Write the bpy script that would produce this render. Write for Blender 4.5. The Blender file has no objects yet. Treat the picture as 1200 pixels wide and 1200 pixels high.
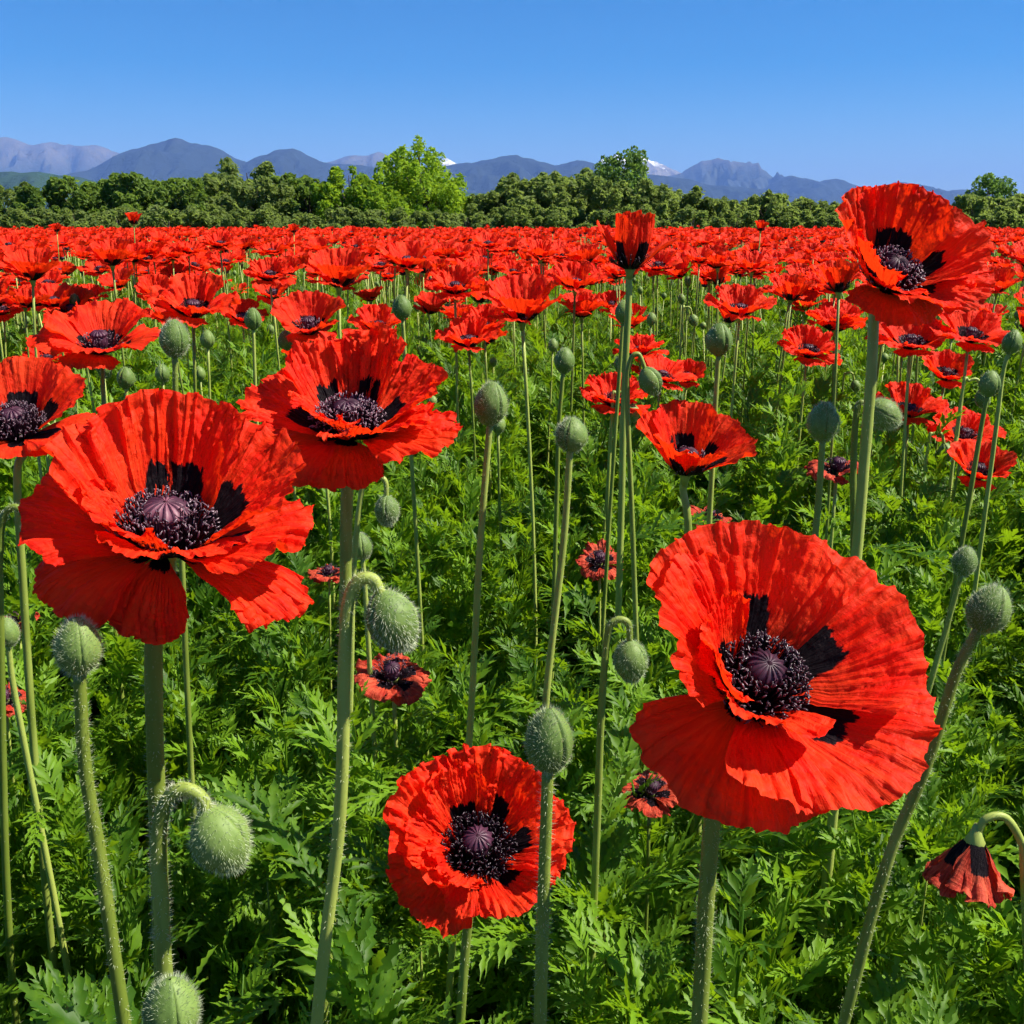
import bpy, math, random
import numpy as np
from mathutils import Vector, Matrix, Euler

rad = math.radians
scene = bpy.context.scene
COL = scene.collection

# ------------------------------------------------------------------ camera
CAM_H, PITCH, FPX = 1.02, rad(15.6), 1200.0
cam_data = bpy.data.cameras.new('camera')
cam = bpy.data.objects.new('camera', cam_data)
COL.objects.link(cam)
cam.location = (0, 0, CAM_H)
cam.rotation_euler = (math.pi / 2 - PITCH, 0, 0)
cam_data.sensor_fit = 'HORIZONTAL'
cam_data.angle = 2 * math.atan(600.0 / FPX)
cam_data.clip_start, cam_data.clip_end = 0.02, 150000
scene.camera = cam

# ------------------------------------------------------------------ sky and sun
SUN_EL, SUN_AZ = rad(50), rad(92)          # azimuth clockwise from the view direction (+Y)
world = bpy.data.worlds.new('World'); scene.world = world; world.use_nodes = True
wn, wl = world.node_tree.nodes, world.node_tree.links
wn.clear()
w_out = wn.new('ShaderNodeOutputWorld'); w_bg = wn.new('ShaderNodeBackground')
w_sky = wn.new('ShaderNodeTexSky'); w_sky.sky_type = 'NISHITA'; w_sky.sun_disc = False
w_sky.sun_elevation, w_sky.sun_rotation = SUN_EL, SUN_AZ
w_sky.altitude, w_sky.air_density, w_sky.dust_density, w_sky.ozone_density = 1200, 0.85, 0.05, 3.2
w_hsv = wn.new('ShaderNodeHueSaturation'); w_hsv.inputs['Saturation'].default_value = 1.62
w_hsv.inputs['Hue'].default_value = 0.502
wl.new(w_sky.outputs[0], w_hsv.inputs['Color'])
wl.new(w_hsv.outputs[0], w_bg.inputs['Color'])
w_bg.inputs['Strength'].default_value = 0.058
wl.new(w_bg.outputs[0], w_out.inputs['Surface'])

sun_data = bpy.data.lights.new('sun', 'SUN'); sun = bpy.data.objects.new('sun', sun_data)
COL.objects.link(sun)
S = Vector((math.cos(SUN_EL) * math.sin(SUN_AZ), math.cos(SUN_EL) * math.cos(SUN_AZ), math.sin(SUN_EL)))
sun.rotation_euler = S.to_track_quat('Z', 'Y').to_euler()
sun.location = (5, 0, 8)
sun_data.energy, sun_data.angle, sun_data.color = 5.0, rad(0.53), (1.0, 0.95, 0.86)

vs = scene.view_settings
vs.view_transform, vs.look, vs.exposure, vs.gamma, vs.use_curve_mapping = 'Standard', 'None', 1.18, 1.0, False
scene.render.engine = 'CYCLES'
scene.cycles.use_denoising = True
scene.cycles.max_bounces = 6
scene.cycles.transmission_bounces = 4
scene.cycles.diffuse_bounces = 4
scene.cycles.volume_bounces = 0
scene.cycles.use_adaptive_sampling = True
scene.cycles.adaptive_threshold = 0.025
scene.cycles.use_light_tree = False
scene.cycles.sample_clamp_indirect = 6.0

# ------------------------------------------------------------------ pixel -> place helpers
FWD = Vector((0, math.cos(PITCH), -math.sin(PITCH)))
UPV = Vector((0, math.sin(PITCH), math.cos(PITCH)))
CAMP = Vector((0, 0, CAM_H))
def ray(px, py):
    return FWD + Vector((1, 0, 0)) * ((px - 600) / FPX) + UPV * ((600 - py) / FPX)
def at_depth(px, py, d): return CAMP + ray(px, py) * d
def at_y(px, py, Y):
    r = ray(px, py); return CAMP + r * (Y / r.y)

# ------------------------------------------------------------------ numeric noise
_rng = np.random.default_rng(7)
_P = _rng.permutation(256); _P = np.concatenate([_P, _P, _P])
_G = _rng.uniform(0, 2 * np.pi, 256); _GX, _GY = np.cos(_G), np.sin(_G)
def pn(x, y=0.0, s=0):
    """2D gradient noise, about -0.7..0.7"""
    x, y = np.broadcast_arrays(np.asarray(x, float) + s * 17.31, np.asarray(y, float) + s * 5.77)
    xi, yi = np.floor(x).astype(int), np.floor(y).astype(int)
    xf, yf = x - xi, y - yi
    xi &= 255; yi &= 255
    u, v = xf * xf * xf * (xf * (xf * 6 - 15) + 10), yf * yf * yf * (yf * (yf * 6 - 15) + 10)
    def g(ix, iy, dx, dy):
        h = _P[_P[ix & 255] + (iy & 255)] & 255
        return _GX[h] * dx + _GY[h] * dy
    a, b = g(xi, yi, xf, yf), g(xi + 1, yi, xf - 1, yf)
    c, d = g(xi, yi + 1, xf, yf - 1), g(xi + 1, yi + 1, xf - 1, yf - 1)
    return (a + u * (b - a)) * (1 - v) + (c + u * (d - c)) * v
def fbm(x, y, s=0, o=4):
    r, a = 0, 1.0
    for k in range(o):
        r = r + a * pn(x * 2 ** k, y * 2 ** k, s + k * 3); a *= 0.5
    return r

# ------------------------------------------------------------------ mesh helpers
def mk(name, V, F, uv=None, mats=(), mi=None, smooth=True):
    me = bpy.data.meshes.new(name)
    me.from_pydata(np.asarray(V, float).tolist(), [], F if isinstance(F, list) else F.tolist())
    if uv is not None:
        idx = np.empty(len(me.loops), dtype=np.int32); me.loops.foreach_get('vertex_index', idx)
        lay = me.uv_layers.new(name='UVMap')
        lay.data.foreach_set('uv', np.asarray(uv, np.float32)[idx].ravel())
    for m in mats: me.materials.append(m)
    if mi is not None: me.polygons.foreach_set('material_index', np.asarray(mi, np.int32))
    if smooth: me.polygons.foreach_set('use_smooth', np.ones(len(me.polygons), bool))
    me.update()
    return me

class Geo:
    def __init__(s): s.V, s.F, s.M, s.U, s.n = [], [], [], [], 0
    def add(s, V, F, m=0, uv=None):
        V = np.asarray(V, float); F = [list(map(int, f)) for f in F]
        s.V.append(V); s.F += [[i + s.n for i in f] for f in F]; s.M += [m] * len(F)
        s.U.append(np.zeros((len(V), 2)) if uv is None else np.asarray(uv, float)); s.n += len(V)
    def mesh(s, name, mats, smooth=True):
        return mk(name, np.concatenate(s.V), s.F, np.concatenate(s.U), mats, s.M, smooth)

def grid_faces(nr, nc, wrap=False):
    r, c = np.meshgrid(np.arange(nr - 1), np.arange(nc if wrap else nc - 1), indexing='ij')
    a = r * nc + c; b = r * nc + (c + 1) % nc
    return np.stack([a, b, b + nc, a + nc], -1).reshape(-1, 4)

def catmull(P, n):
    P = [np.asarray(p, float) for p in P]
    P = [2 * P[0] - P[1]] + P + [2 * P[-1] - P[-2]]
    out = []
    for i in range(1, len(P) - 2):
        for k in range(n):
            t = k / n
            out.append(0.5 * ((2 * P[i]) + (-P[i-1] + P[i+1]) * t + (2*P[i-1] - 5*P[i] + 4*P[i+1] - P[i+2]) * t*t
                              + (-P[i-1] + 3*P[i] - 3*P[i+1] + P[i+2]) * t**3))
    out.append(P[-2]); return np.array(out)

def frames(C):
    T = np.gradient(C, axis=0); T /= np.linalg.norm(T, axis=1)[:, None] + 1e-12
    ref = np.array([0.31, 0.9, 0.13]); n = np.cross(T[0], ref); n /= np.linalg.norm(n)
    N = []
    for t in T:
        n = n - t * np.dot(n, t); n /= np.linalg.norm(n) + 1e-12; N.append(n.copy())
    N = np.array(N); return T, N, np.cross(T, N)

def tube(C, r, seg=8, cap=True):
    C = np.asarray(C, float); n = len(C); r = np.broadcast_to(np.asarray(r, float), (n,))
    T, N, B = frames(C)
    a = np.linspace(0, 2 * np.pi, seg, endpoint=False)
    V = C[:, None] + (N[:, None] * np.cos(a)[None, :, None] + B[:, None] * np.sin(a)[None, :, None]) * r[:, None, None]
    V = V.reshape(-1, 3); F = [list(f) for f in grid_faces(n, seg, True)]
    if cap: F += [list(range(seg))[::-1], list(range((n - 1) * seg, n * seg))]
    uv = np.stack([np.tile(a / (2 * np.pi), n), np.repeat(np.linspace(0, 1, n), seg)], -1)
    return V, F, uv

def obj(name, me, parent=None, M=None):
    o = bpy.data.objects.new(name, me); COL.objects.link(o)
    if parent is not None: o.parent = parent
    if M is not None: o.matrix_basis = M
    return o
def tag(o, label, cat, group=None, kind=None):
    if label: o['label'] = label
    if cat: o['category'] = cat
    if group: o['group'] = group
    if kind: o['kind'] = kind
    return o
def thing(name, loc, label, cat, group=None):
    o = bpy.data.objects.new(name, None); COL.objects.link(o); o.location = loc
    o.empty_display_size = 0.05
    return tag(o, label, cat, group)

# ------------------------------------------------------------------ materials
def new_mat(name):
    m = bpy.data.materials.new(name); m.use_nodes = True
    nt = m.node_tree; nt.nodes.clear()
    return m, nt
def N_(nt, t, **kw):
    n = nt.nodes.new(t)
    for k, v in kw.items():
        if k in n.inputs: n.inputs[k].default_value = v
        else: setattr(n, k, v)
    return n
def math_(nt, op, a, b=None, c=None, clamp=False):
    n = nt.nodes.new('ShaderNodeMath'); n.operation = op; n.use_clamp = clamp
    for i, x in enumerate((a, b, c)):
        if x is None: continue
        if isinstance(x, (int, float)): n.inputs[i].default_value = x
        else: nt.links.new(x, n.inputs[i])
    return n.outputs[0]
def sstep(nt, x, lo, hi):
    n = nt.nodes.new('ShaderNodeMapRange'); n.interpolation_type = 'SMOOTHSTEP'
    nt.links.new(x, n.inputs['Value']); n.inputs['From Min'].default_value = lo; n.inputs['From Max'].default_value = hi
    return n.outputs[0]
def mixc(nt, f, a, b):
    n = nt.nodes.new('ShaderNodeMix'); n.data_type = 'RGBA'
    for k, x in ((0, f), (6, a), (7, b)):
        if isinstance(x, (int, float)): n.inputs[k].default_value = x
        elif isinstance(x, tuple): n.inputs[k].default_value = (*x, 1)
        else: nt.links.new(x, n.inputs[k])
    return n.outputs[2]
def finish(nt, col, rough=0.5, spec=0.3, transl=None, tcol=None, bump=None, bdist=0.001, bstr=0.5):
    p = N_(nt, 'ShaderNodeBsdfPrincipled', Roughness=rough)
    p.inputs['Specular IOR Level'].default_value = spec
    if isinstance(col, tuple): p.inputs['Base Color'].default_value = (*col, 1)
    else: nt.links.new(col, p.inputs['Base Color'])
    bn = None
    if bump is not None:
        bn = N_(nt, 'ShaderNodeBump', Strength=bstr, Distance=bdist); nt.links.new(bump, bn.inputs['Height'])
        nt.links.new(bn.outputs[0], p.inputs['Normal'])
    out = N_(nt, 'ShaderNodeOutputMaterial'); sh = p.outputs[0]
    if transl is not None:
        t = N_(nt, 'ShaderNodeBsdfTranslucent')
        if isinstance(tcol, tuple): t.inputs['Color'].default_value = (*tcol, 1)
        else: nt.links.new(tcol, t.inputs['Color'])
        if bn: nt.links.new(bn.outputs[0], t.inputs['Normal'])
        mx = N_(nt, 'ShaderNodeMixShader')
        if isinstance(transl, (int, float)): mx.inputs[0].default_value = transl
        else: nt.links.new(transl, mx.inputs[0])
        nt.links.new(p.outputs[0], mx.inputs[1]); nt.links.new(t.outputs[0], mx.inputs[2]); sh = mx.outputs[0]
    nt.links.new(sh, out.inputs['Surface'])

def petal_mat(name, c_deep, c_orange, tcol, transl=0.44, blotch=0.55):
    m, nt = new_mat(name)
    uv = N_(nt, 'ShaderNodeUVMap'); sp = N_(nt, 'ShaderNodeSeparateXYZ'); nt.links.new(uv.outputs[0], sp.inputs[0])
    oi = N_(nt, 'ShaderNodeObjectInfo'); rnd = math_(nt, 'MULTIPLY', oi.outputs['Random'], 37.0)
    u = math_(nt, 'MULTIPLY_ADD', sp.outputs[0], 2.0, -1.0); v = sp.outputs[1]
    def strtex(su, sv, detail, nscale=1.0):
        cb = N_(nt, 'ShaderNodeCombineXYZ')
        nt.links.new(math_(nt, 'MULTIPLY', sp.outputs[0], su), cb.inputs[0])
        nt.links.new(math_(nt, 'MULTIPLY', v, sv), cb.inputs[1]); nt.links.new(rnd, cb.inputs[2])
        nz = N_(nt, 'ShaderNodeTexNoise', Scale=nscale, Detail=detail, Roughness=0.6)
        nt.links.new(cb.outputs[0], nz.inputs['Vector']); return nz.outputs['Fac']
    veins = strtex(46, 2.2, 4); crum = strtex(9, 8, 5); big = strtex(3, 2, 2)
    base = mixc(nt, sstep(nt, math_(nt, 'ADD', math_(nt, 'MULTIPLY', veins, 0.6), math_(nt, 'MULTIPLY', big, 0.6)), 0.42, 0.78), c_deep, c_orange)  # petal's own deep and orange reds, mixed by vein and patch noise
    if blotch:
        jag = math_(nt, 'MULTIPLY_ADD', strtex(26, 9, 3), 0.16, -0.08)
        vv = math_(nt, 'ADD', v, jag)
        au = math_(nt, 'ADD', math_(nt, 'ABSOLUTE', u), math_(nt, 'MULTIPLY', jag, 0.9))
        wid = math_(nt, 'MULTIPLY', au, math_(nt, 'ADD', v, 0.08))
        mask = math_(nt, 'MULTIPLY', math_(nt, 'SUBTRACT', 1.0, sstep(nt, vv, blotch - 0.01, blotch + 0.01)),
                     math_(nt, 'SUBTRACT', 1.0, sstep(nt, wid, 0.225, 0.245)))
        base = mixc(nt, mask, base, (0.006, 0.002, 0.005))
        tc = mixc(nt, mask, tcol, (0.004, 0.001, 0.003))
    else: tc = tcol
    bump = math_(nt, 'ADD', math_(nt, 'MULTIPLY', veins, 0.7), math_(nt, 'MULTIPLY', crum, 0.8))
    finish(nt, base, 0.6, 0.16, transl, tc, bump, 0.0036, 0.8)
    return m

M_PETAL = petal_mat('poppy_petal_red', (0.78, 0.012, 0.003), (0.93, 0.056, 0.010), (1.0, 0.046, 0.005))
M_PETAL_OUT = petal_mat('poppy_petal_red_outer', (0.78, 0.012, 0.003), (0.93, 0.056, 0.010), (1.0, 0.046, 0.005), 0.46, 0.24)
M_PETAL_MID = petal_mat('poppy_petal_red_field', (0.78, 0.012, 0.003), (0.93, 0.056, 0.010), (1.0, 0.046, 0.005), 0.44, 0.43)
M_WITHER = petal_mat('poppy_petal_faded', (0.42, 0.02, 0.01), (0.66, 0.11, 0.05), (0.6, 0.05, 0.01), 0.3)

def green_mat(name, c1, c2, tcol, transl, rough=0.5, spec=0.35, scale=60, bdist=0.0008, bstr=0.4, stretch=None):
    m, nt = new_mat(name)
    tc = N_(nt, 'ShaderNodeTexCoord'); oi = N_(nt, 'ShaderNodeObjectInfo')
    mp = N_(nt, 'ShaderNodeMapping'); nt.links.new(tc.outputs['Object'], mp.inputs[0])
    if stretch: mp.inputs['Scale'].default_value = stretch
    nz = N_(nt, 'ShaderNodeTexNoise', Scale=scale, Detail=3.0); nt.links.new(mp.outputs[0], nz.inputs['Vector'])
    f = math_(nt, 'ADD', math_(nt, 'MULTIPLY', nz.outputs['Fac'], 0.9), math_(nt, 'MULTIPLY_ADD', oi.outputs['Random'], 0.6, -0.25))
    col = mixc(nt, sstep(nt, f, 0.15, 0.85), c1, c2)
    if transl is None: finish(nt, col, rough, spec, None, None, nz.outputs['Fac'], bdist, bstr)
    else: finish(nt, col, rough, spec, transl, tcol, nz.outputs['Fac'], bdist, bstr)
    return m
M_LEAF = green_mat('poppy_leaf_green', (0.030, 0.082, 0.004), (0.130, 0.245, 0.010), (0.36, 0.60, 0.012), 0.30, 0.5, 0.2, 40)
M_STEM = green_mat('poppy_stem_green', (0.13, 0.18, 0.022), (0.31, 0.37, 0.075), None, None, 0.5, 0.3, 90, 0.0006, 0.5, (1, 1, 0.15))
M_BUD = green_mat('poppy_bud_green', (0.090, 0.150, 0.030), (0.16, 0.235, 0.055), None, None, 0.55, 0.25, 160, 0.0006, 0.7)
M_HAIR = green_mat('poppy_bristle', (0.45, 0.52, 0.30), (0.60, 0.64, 0.45), (0.6, 0.65, 0.4), 0.35, 0.5, 0.3)
def plain(name, c1, c2, rough, spec, scale=300):
    return green_mat(name, c1, c2, None, None, rough, spec, scale, 0.0003, 0.5)
M_FIL = plain('stamen_filament', (0.006, 0.002, 0.006), (0.022, 0.006, 0.018), 0.5, 0.3)
M_ANTH = plain('stamen_anther', (0.012, 0.004, 0.010), (0.19, 0.115, 0.15), 0.38, 0.6)
M_CAPS = plain('capsule_skin', (0.10, 0.03, 0.06), (0.20, 0.08, 0.11), 0.5, 0.3)
M_CAPSD = plain('capsule_skin_dark', (0.035, 0.008, 0.022), (0.075, 0.022, 0.045), 0.5, 0.35)
M_RAY = plain('stigma_ray_velvet', (0.020, 0.004, 0.014), (0.05, 0.012, 0.03), 0.7, 0.2)

# ------------------------------------------------------------------ petal, stamens, capsule
def petal_mesh(name, phi, hw, L, e, seed, nu=34, nv=22, ruffle=1.0, layer=0.0, cup=0.0, mat=None, jag=1.0):
    """phi: direction, hw: half angle (deg), L: length, e: elevation at base / middle / rim (deg)"""
    U, Vv = np.meshgrid(np.linspace(-1, 1, nu), np.linspace(0, 1, nv) ** 0.9)
    s = seed
    aU = np.abs(U)
    Lu = L * (1 - 0.22 * aU ** 3.4) * (1 + 0.07 * pn(U * 1.6, s * 1.3) + jag * (0.05 * pn(U * 5.5, s) + 0.035 * pn(U * 13, s + 3)
              + 0.016 * pn(U * 33, s + 5)))
    e0, e1, e2 = [rad(x) for x in e]
    E = e0 * (1 - Vv) * (1 - 2 * Vv) + 4 * e1 * Vv * (1 - Vv) + e2 * Vv * (2 * Vv - 1)
    E = E + rad(cup) * aU ** 2 * Vv + ruffle * Vv ** 2 * (0.42 * pn(U * 2.1 + 9, Vv * 0.8, s) + 0.42 * Vv ** 2 * pn(U * 5.2, Vv * 1.3, s + 2)
                                                           + 0.35 * Vv ** 5 * pn(U * 12, Vv * 2, s + 4))
    dv = np.diff(Vv, axis=0)
    Em = 0.5 * (E[1:] + E[:-1])
    rho = np.vstack([np.zeros((1, nu)), np.cumsum(Lu[1:] * np.cos(Em) * dv, axis=0)]) + 0.005
    z = np.vstack([np.zeros((1, nu)), np.cumsum(Lu[1:] * np.sin(Em) * dv, axis=0)])
    rho = np.maximum(rho, 0.003)
    claw = 0.62 + 0.38 * np.clip(Vv * 2.2, 0, 1)
    ph = rad(phi) + rad(hw * 1.10) * U * claw + 0.05 * Vv * pn(U * 1.2, Vv * 2, s + 8)
    P = np.stack([rho * np.cos(ph), rho * np.sin(ph), z], -1)
    du = np.gradient(P, axis=1); dvv = np.gradient(P, axis=0)
    Nn = np.cross(du, dvv); Nn /= np.linalg.norm(Nn, axis=-1)[..., None] + 1e-12
    k = hw / 50.0
    warp = 0.35 * pn(U * 2, Vv * 2.5, s + 6)
    rid = 1 - 2.4 * np.abs(pn(U * 5.5 * k + warp, Vv * 0.7, s + 1))
    rid2 = 1 - 2.4 * np.abs(pn(U * 15 * k + warp * 2, Vv * 1.4, s + 11))
    cru = fbm(U * 5 * k, Vv * 4.5, s + 21, 4)
    cr2 = 1 - 2.2 * np.abs(pn(U * 9 * k + cru * 0.6, Vv * 9, s + 31))
    cr3 = 1 - 2.2 * np.abs(pn(U * 19 * k + cru, Vv * 17, s + 41))
    amp = np.clip(0.6 + 1.6 * pn(U * 1.7, Vv * 2.2, s + 51), 0, 1.6)
    D = L * ruffle * (0.030 * Vv ** 1.3 * rid + 0.023 * Vv ** 1.2 * rid2 + 0.028 * Vv ** 1.6 * cru + (0.024 * np.clip(Vv - 0.3, 0, 1) * cr2 + 0.012 * np.clip(Vv - 0.45, 0, 1) * cr3) * amp)
    D = D + layer * (0.3 + Vv) + 0.0035 * U * Vv
    P = P - Nn * D[..., None] * -1.0
    uv = np.stack([U * 0.5 + 0.5, Vv], -1).reshape(-1, 2)
    return mk(name, P.reshape(-1, 3), grid_faces(nv, nu), uv, [mat or (M_PETAL_OUT if layer <= -0.0025 else M_PETAL)])

def stamens_mesh(name, n, r_in, r_out, h, seed, detail=True):
    rg = np.random.default_rng(seed); g = Geo()
    for i in range(n):
        a = rg.uniform(0, 2 * np.pi); t = rg.uniform(0, 1) ** 0.75
        rr = r_in + (r_out - r_in) * t
        hh = h * (1.0 - 0.45 * t ** 2) * rg.uniform(0.82, 1.12)
        b = np.array([math.cos(a) * 0.0075, math.sin(a) * 0.0075, 0.002])
        a2 = a + rg.normal(0, 0.10)
        top = np.array([math.cos(a2) * rr, math.sin(a2) * rr, hh])
        mid = b * 0.45 + top * 0.55 + np.array([math.cos(a2), math.sin(a2), -0.25]) * 0.002
        C = np.array([b, mid, top])
        V, F, _ = tube(C, [0.00042, 0.00036, 0.0003], 3, False); g.add(V, F, 0)
        d = (top - mid); d /= np.linalg.norm(d); d = d * 0.7 + rg.normal(0, 0.45, 3); d /= np.linalg.norm(d)
        q = np.cross(d, [0.3, 0.2, 0.9]); q /= np.linalg.norm(q); w = np.cross(d, q)
        ln, wd = rg.uniform(0.0013, 0.0024), rg.uniform(0.00038, 0.00060)
        k = 5 if detail else 3
        an = np.linspace(0, 2 * np.pi, k, endpoint=False)
        ring = lambda o, r: top + d * o + (q[None] * np.cos(an)[:, None] + w[None] * np.sin(an)[:, None]) * r
        V = np.vstack([[top - d * ln], ring(-ln * 0.55, wd), ring(ln * 0.55, wd), [top + d * ln]])
        F = [[0, 1 + (j + 1) % k, 1 + j] for j in range(k)] + [[1 + j, 1 + (j + 1) % k, 1 + k + (j + 1) % k, 1 + k + j] for j in range(k)] \
            + [[1 + 2 * k, 1 + k + j, 1 + k + (j + 1) % k] for j in range(k)]
        g.add(V, F, 1)
    return g.mesh(name, [M_FIL, M_ANTH])

def capsule_mesh(name, r, h, mat):
    zs = np.array([0, 0.12, 0.35, 0.6, 0.82, 0.95, 1.0]); rs = np.array([0.45, 0.7, 0.95, 1.0, 0.93, 0.8, 0.55])
    a = np.linspace(0, 2 * np.pi, 28, endpoint=False)
    rib = 1 + 0.03 * np.cos(14 * a)
    V = np.stack([rs[:, None] * r * rib * np.cos(a), rs[:, None] * r * rib * np.sin(a), np.repeat(zs[:, None] * h, 28, 1)], -1).reshape(-1, 3)
    F = [list(f) for f in grid_faces(7, 28, True)] + [list(range(6 * 28, 7 * 28))]
    return mk(name, V, F, None, [mat])
def stigma_mesh(name, r, mat, n=14):
    """scalloped domed cap with raised dark rays"""
    m = n * 6; a = np.linspace(0, 2 * np.pi, m, endpoint=False)
    rows, V = 9, []
    for i in range(rows):
        t = i / (rows - 1)
        rr = r * (0.04 + 0.96 * t) * (1 + 0.07 * t ** 4 * np.cos(n * a))
        zz = r * (0.36 * (1 - t ** 2) + 0.12 * np.clip(t * 2, 0, 1) * np.clip(np.cos(n * a), 0, 1) ** 3 - 0.12 * t ** 6)
        V.append(np.stack([rr * np.cos(a), rr * np.sin(a), zz], -1))
    V.append(V[-1] * np.array([0.9, 0.9, 1]) - np.array([0, 0, r * 0.12]))
    V = np.concatenate(V); F = grid_faces(rows + 1, m, True)
    ridx = (F[:, 0] % m); ang = np.cos(n * a[ridx] + n * np.pi / m)
    mi = (ang > 0.45).astype(int)
    F = [list(f) for f in F]; F.append(list(range(m))); mi = list(mi) + [1]
    return mk(name, V, F, None, [mat, M_RAY], mi)

ST_HI = [stamens_mesh('stamens', 470, 0.0100, 0.0285, 0.029, 50 + i) for i in range(2)]
ST_MID = stamens_mesh('stamens', 120, 0.010, 0.030, 0.025, 60, False)
CAP_D = capsule_mesh('seed_capsule', 0.0096, 0.023, M_CAPSD); CAP_L = capsule_mesh('seed_capsule', 0.0102, 0.023, M_CAPS)
STG_D = stigma_mesh('stigma_disc', 0.0108, M_CAPSD); STG_L = stigma_mesh('stigma_disc', 0.0125, M_CAPS)

def axis_matrix(origin, n, roll=0.0, scale=1.0):
    n = Vector(n).normalized(); x = Vector((1, 0, 0)); x = (x - n * x.dot(n)).normalized(); y = n.cross(x)
    M = Matrix((x, y, n)).transposed().to_4x4()
    return Matrix.Translation(origin) @ M @ Matrix.Rotation(roll, 4, 'Z') @ Matrix.Scale(scale, 4)

def hairs_mesh(name, C, r, n, ln, seed, zmin=None):
    """stiff bristles standing off a stem"""
    rg = np.random.default_rng(seed); T, Nn, B = frames(C); V, F = [], []
    for i in range(n):
        k = rg.uniform(0, len(C) - 1.001); j = int(k); f = k - j
        p = C[j] * (1 - f) + C[j + 1] * f; a = rg.uniform(0, 2 * np.pi)
        o = Nn[j] * math.cos(a) + B[j] * math.sin(a); rr = r[j] if hasattr(r, '__len__') else r
        d = o + T[j] * rg.uniform(-0.1, 0.8); d /= np.linalg.norm(d)
        b = p + o * rr * 0.93; s = np.cross(d, T[j]); s /= np.linalg.norm(s) + 1e-9
        l = ln * rg.uniform(0.5, 1.2); w = 0.00016
        V += [b - s * w, b + s * w, b + d * l]; F.append([3 * i, 3 * i + 1, 3 * i + 2])
    return mk(name, V, F, None, [M_HAIR])

def stem_part(parent, C, r0, r1, hairs=0, seed=0, seg=10, hl=0.0035):
    C = np.asarray(C); r = np.linspace(r0, r1, len(C))
    r = r * (1 + 0.06 * pn(np.arange(len(C)) * 0.4, seed * 1.7))
    V, F, uv = tube(C - np.array(parent.location), r, seg)
    st = obj('stem', mk('stem', V, F, uv, [M_STEM]), parent)
    if hairs:
        h = obj('bristles', hairs_mesh('bristles', C - np.array(parent.location), r, hairs, hl, seed), parent); h['kind'] = 'stuff'
    return st

def stem_curve(top, pts, Y, n=10, hook=None, tan=None):
    """from the ground up through pixel way-points (given top to bottom) to the flower base"""
    W = [np.array(at_y(px, py, Y)) for px, py in pts]
    low = W[-1] if W else np.array(top)
    prev = W[-2] if len(W) > 1 else np.array(top)
    d = low - prev; sl = d[0] / min(d[2], -0.02); sl = max(-0.35, min(0.35, sl))
    out = [np.array([low[0] - sl * low[2] * 0.6 * 1.0, low[1] + 0.01, -0.015])]
    if low[2] > 0.12: out.append(np.array([low[0] - sl * low[2] * 0.42, low[1] + 0.005, low[2] * 0.5]))
    out += W[::-1]
    if hook: out += [np.array(h) for h in hook]
    t = np.array(top)
    if tan is not None: out.append(t - np.array(Vector(tan).normalized()) * 0.02)
    out.append(t)
    return catmull(out, n)

# ------------------------------------------------------------------ ground
m_ground, nt = new_mat('field_soil')
tc = N_(nt, 'ShaderNodeTexCoord')
n1 = N_(nt, 'ShaderNodeTexNoise', Scale=0.9, Detail=6.0); nt.links.new(tc.outputs['Object'], n1.inputs['Vector'])
n2 = N_(nt, 'ShaderNodeTexNoise', Scale=38.0, Detail=6.0); nt.links.new(tc.outputs['Object'], n2.inputs['Vector'])
n3 = N_(nt, 'ShaderNodeTexNoise', Scale=0.012, Detail=5.0); nt.links.new(tc.outputs['Object'], n3.inputs['Vector'])
sp = N_(nt, 'ShaderNodeSeparateXYZ'); nt.links.new(tc.outputs['Object'], sp.inputs[0])
soil = mixc(nt, n2.outputs['Fac'], (0.022, 0.015, 0.008), (0.075, 0.052, 0.030))
grass = mixc(nt, n1.outputs['Fac'], (0.05, 0.11, 0.02), (0.11, 0.19, 0.04))
grass = mixc(nt, n3.outputs['Fac'], grass, (0.06, 0.09, 0.03))
gcol = mixc(nt, sstep(nt, sp.outputs[1], 40, 47), mixc(nt, sstep(nt, n1.outputs['Fac'], 0.5, 0.7), soil, (0.03, 0.06, 0.015)), grass)
finish(nt, gcol, 0.9, 0.1, None, None, n2.outputs['Fac'], 0.02, 0.8)
gx = np.array([-43000, -4000, -300, -60, -12, 12, 60, 300, 4000, 43000.0])
gy = np.array([-3000, -200, -12, 3, 20, 60, 300, 4000, 20000, 52000.0])
GX, GY = np.meshgrid(gx, gy)
ground = obj('ground', mk('ground', np.stack([GX, GY, GX * 0], -1).reshape(-1, 3), grid_faces(10, 10), None, [m_ground]))
ground['kind'] = 'structure'; ground['label'] = 'dark soil and grass under the poppy field'

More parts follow.
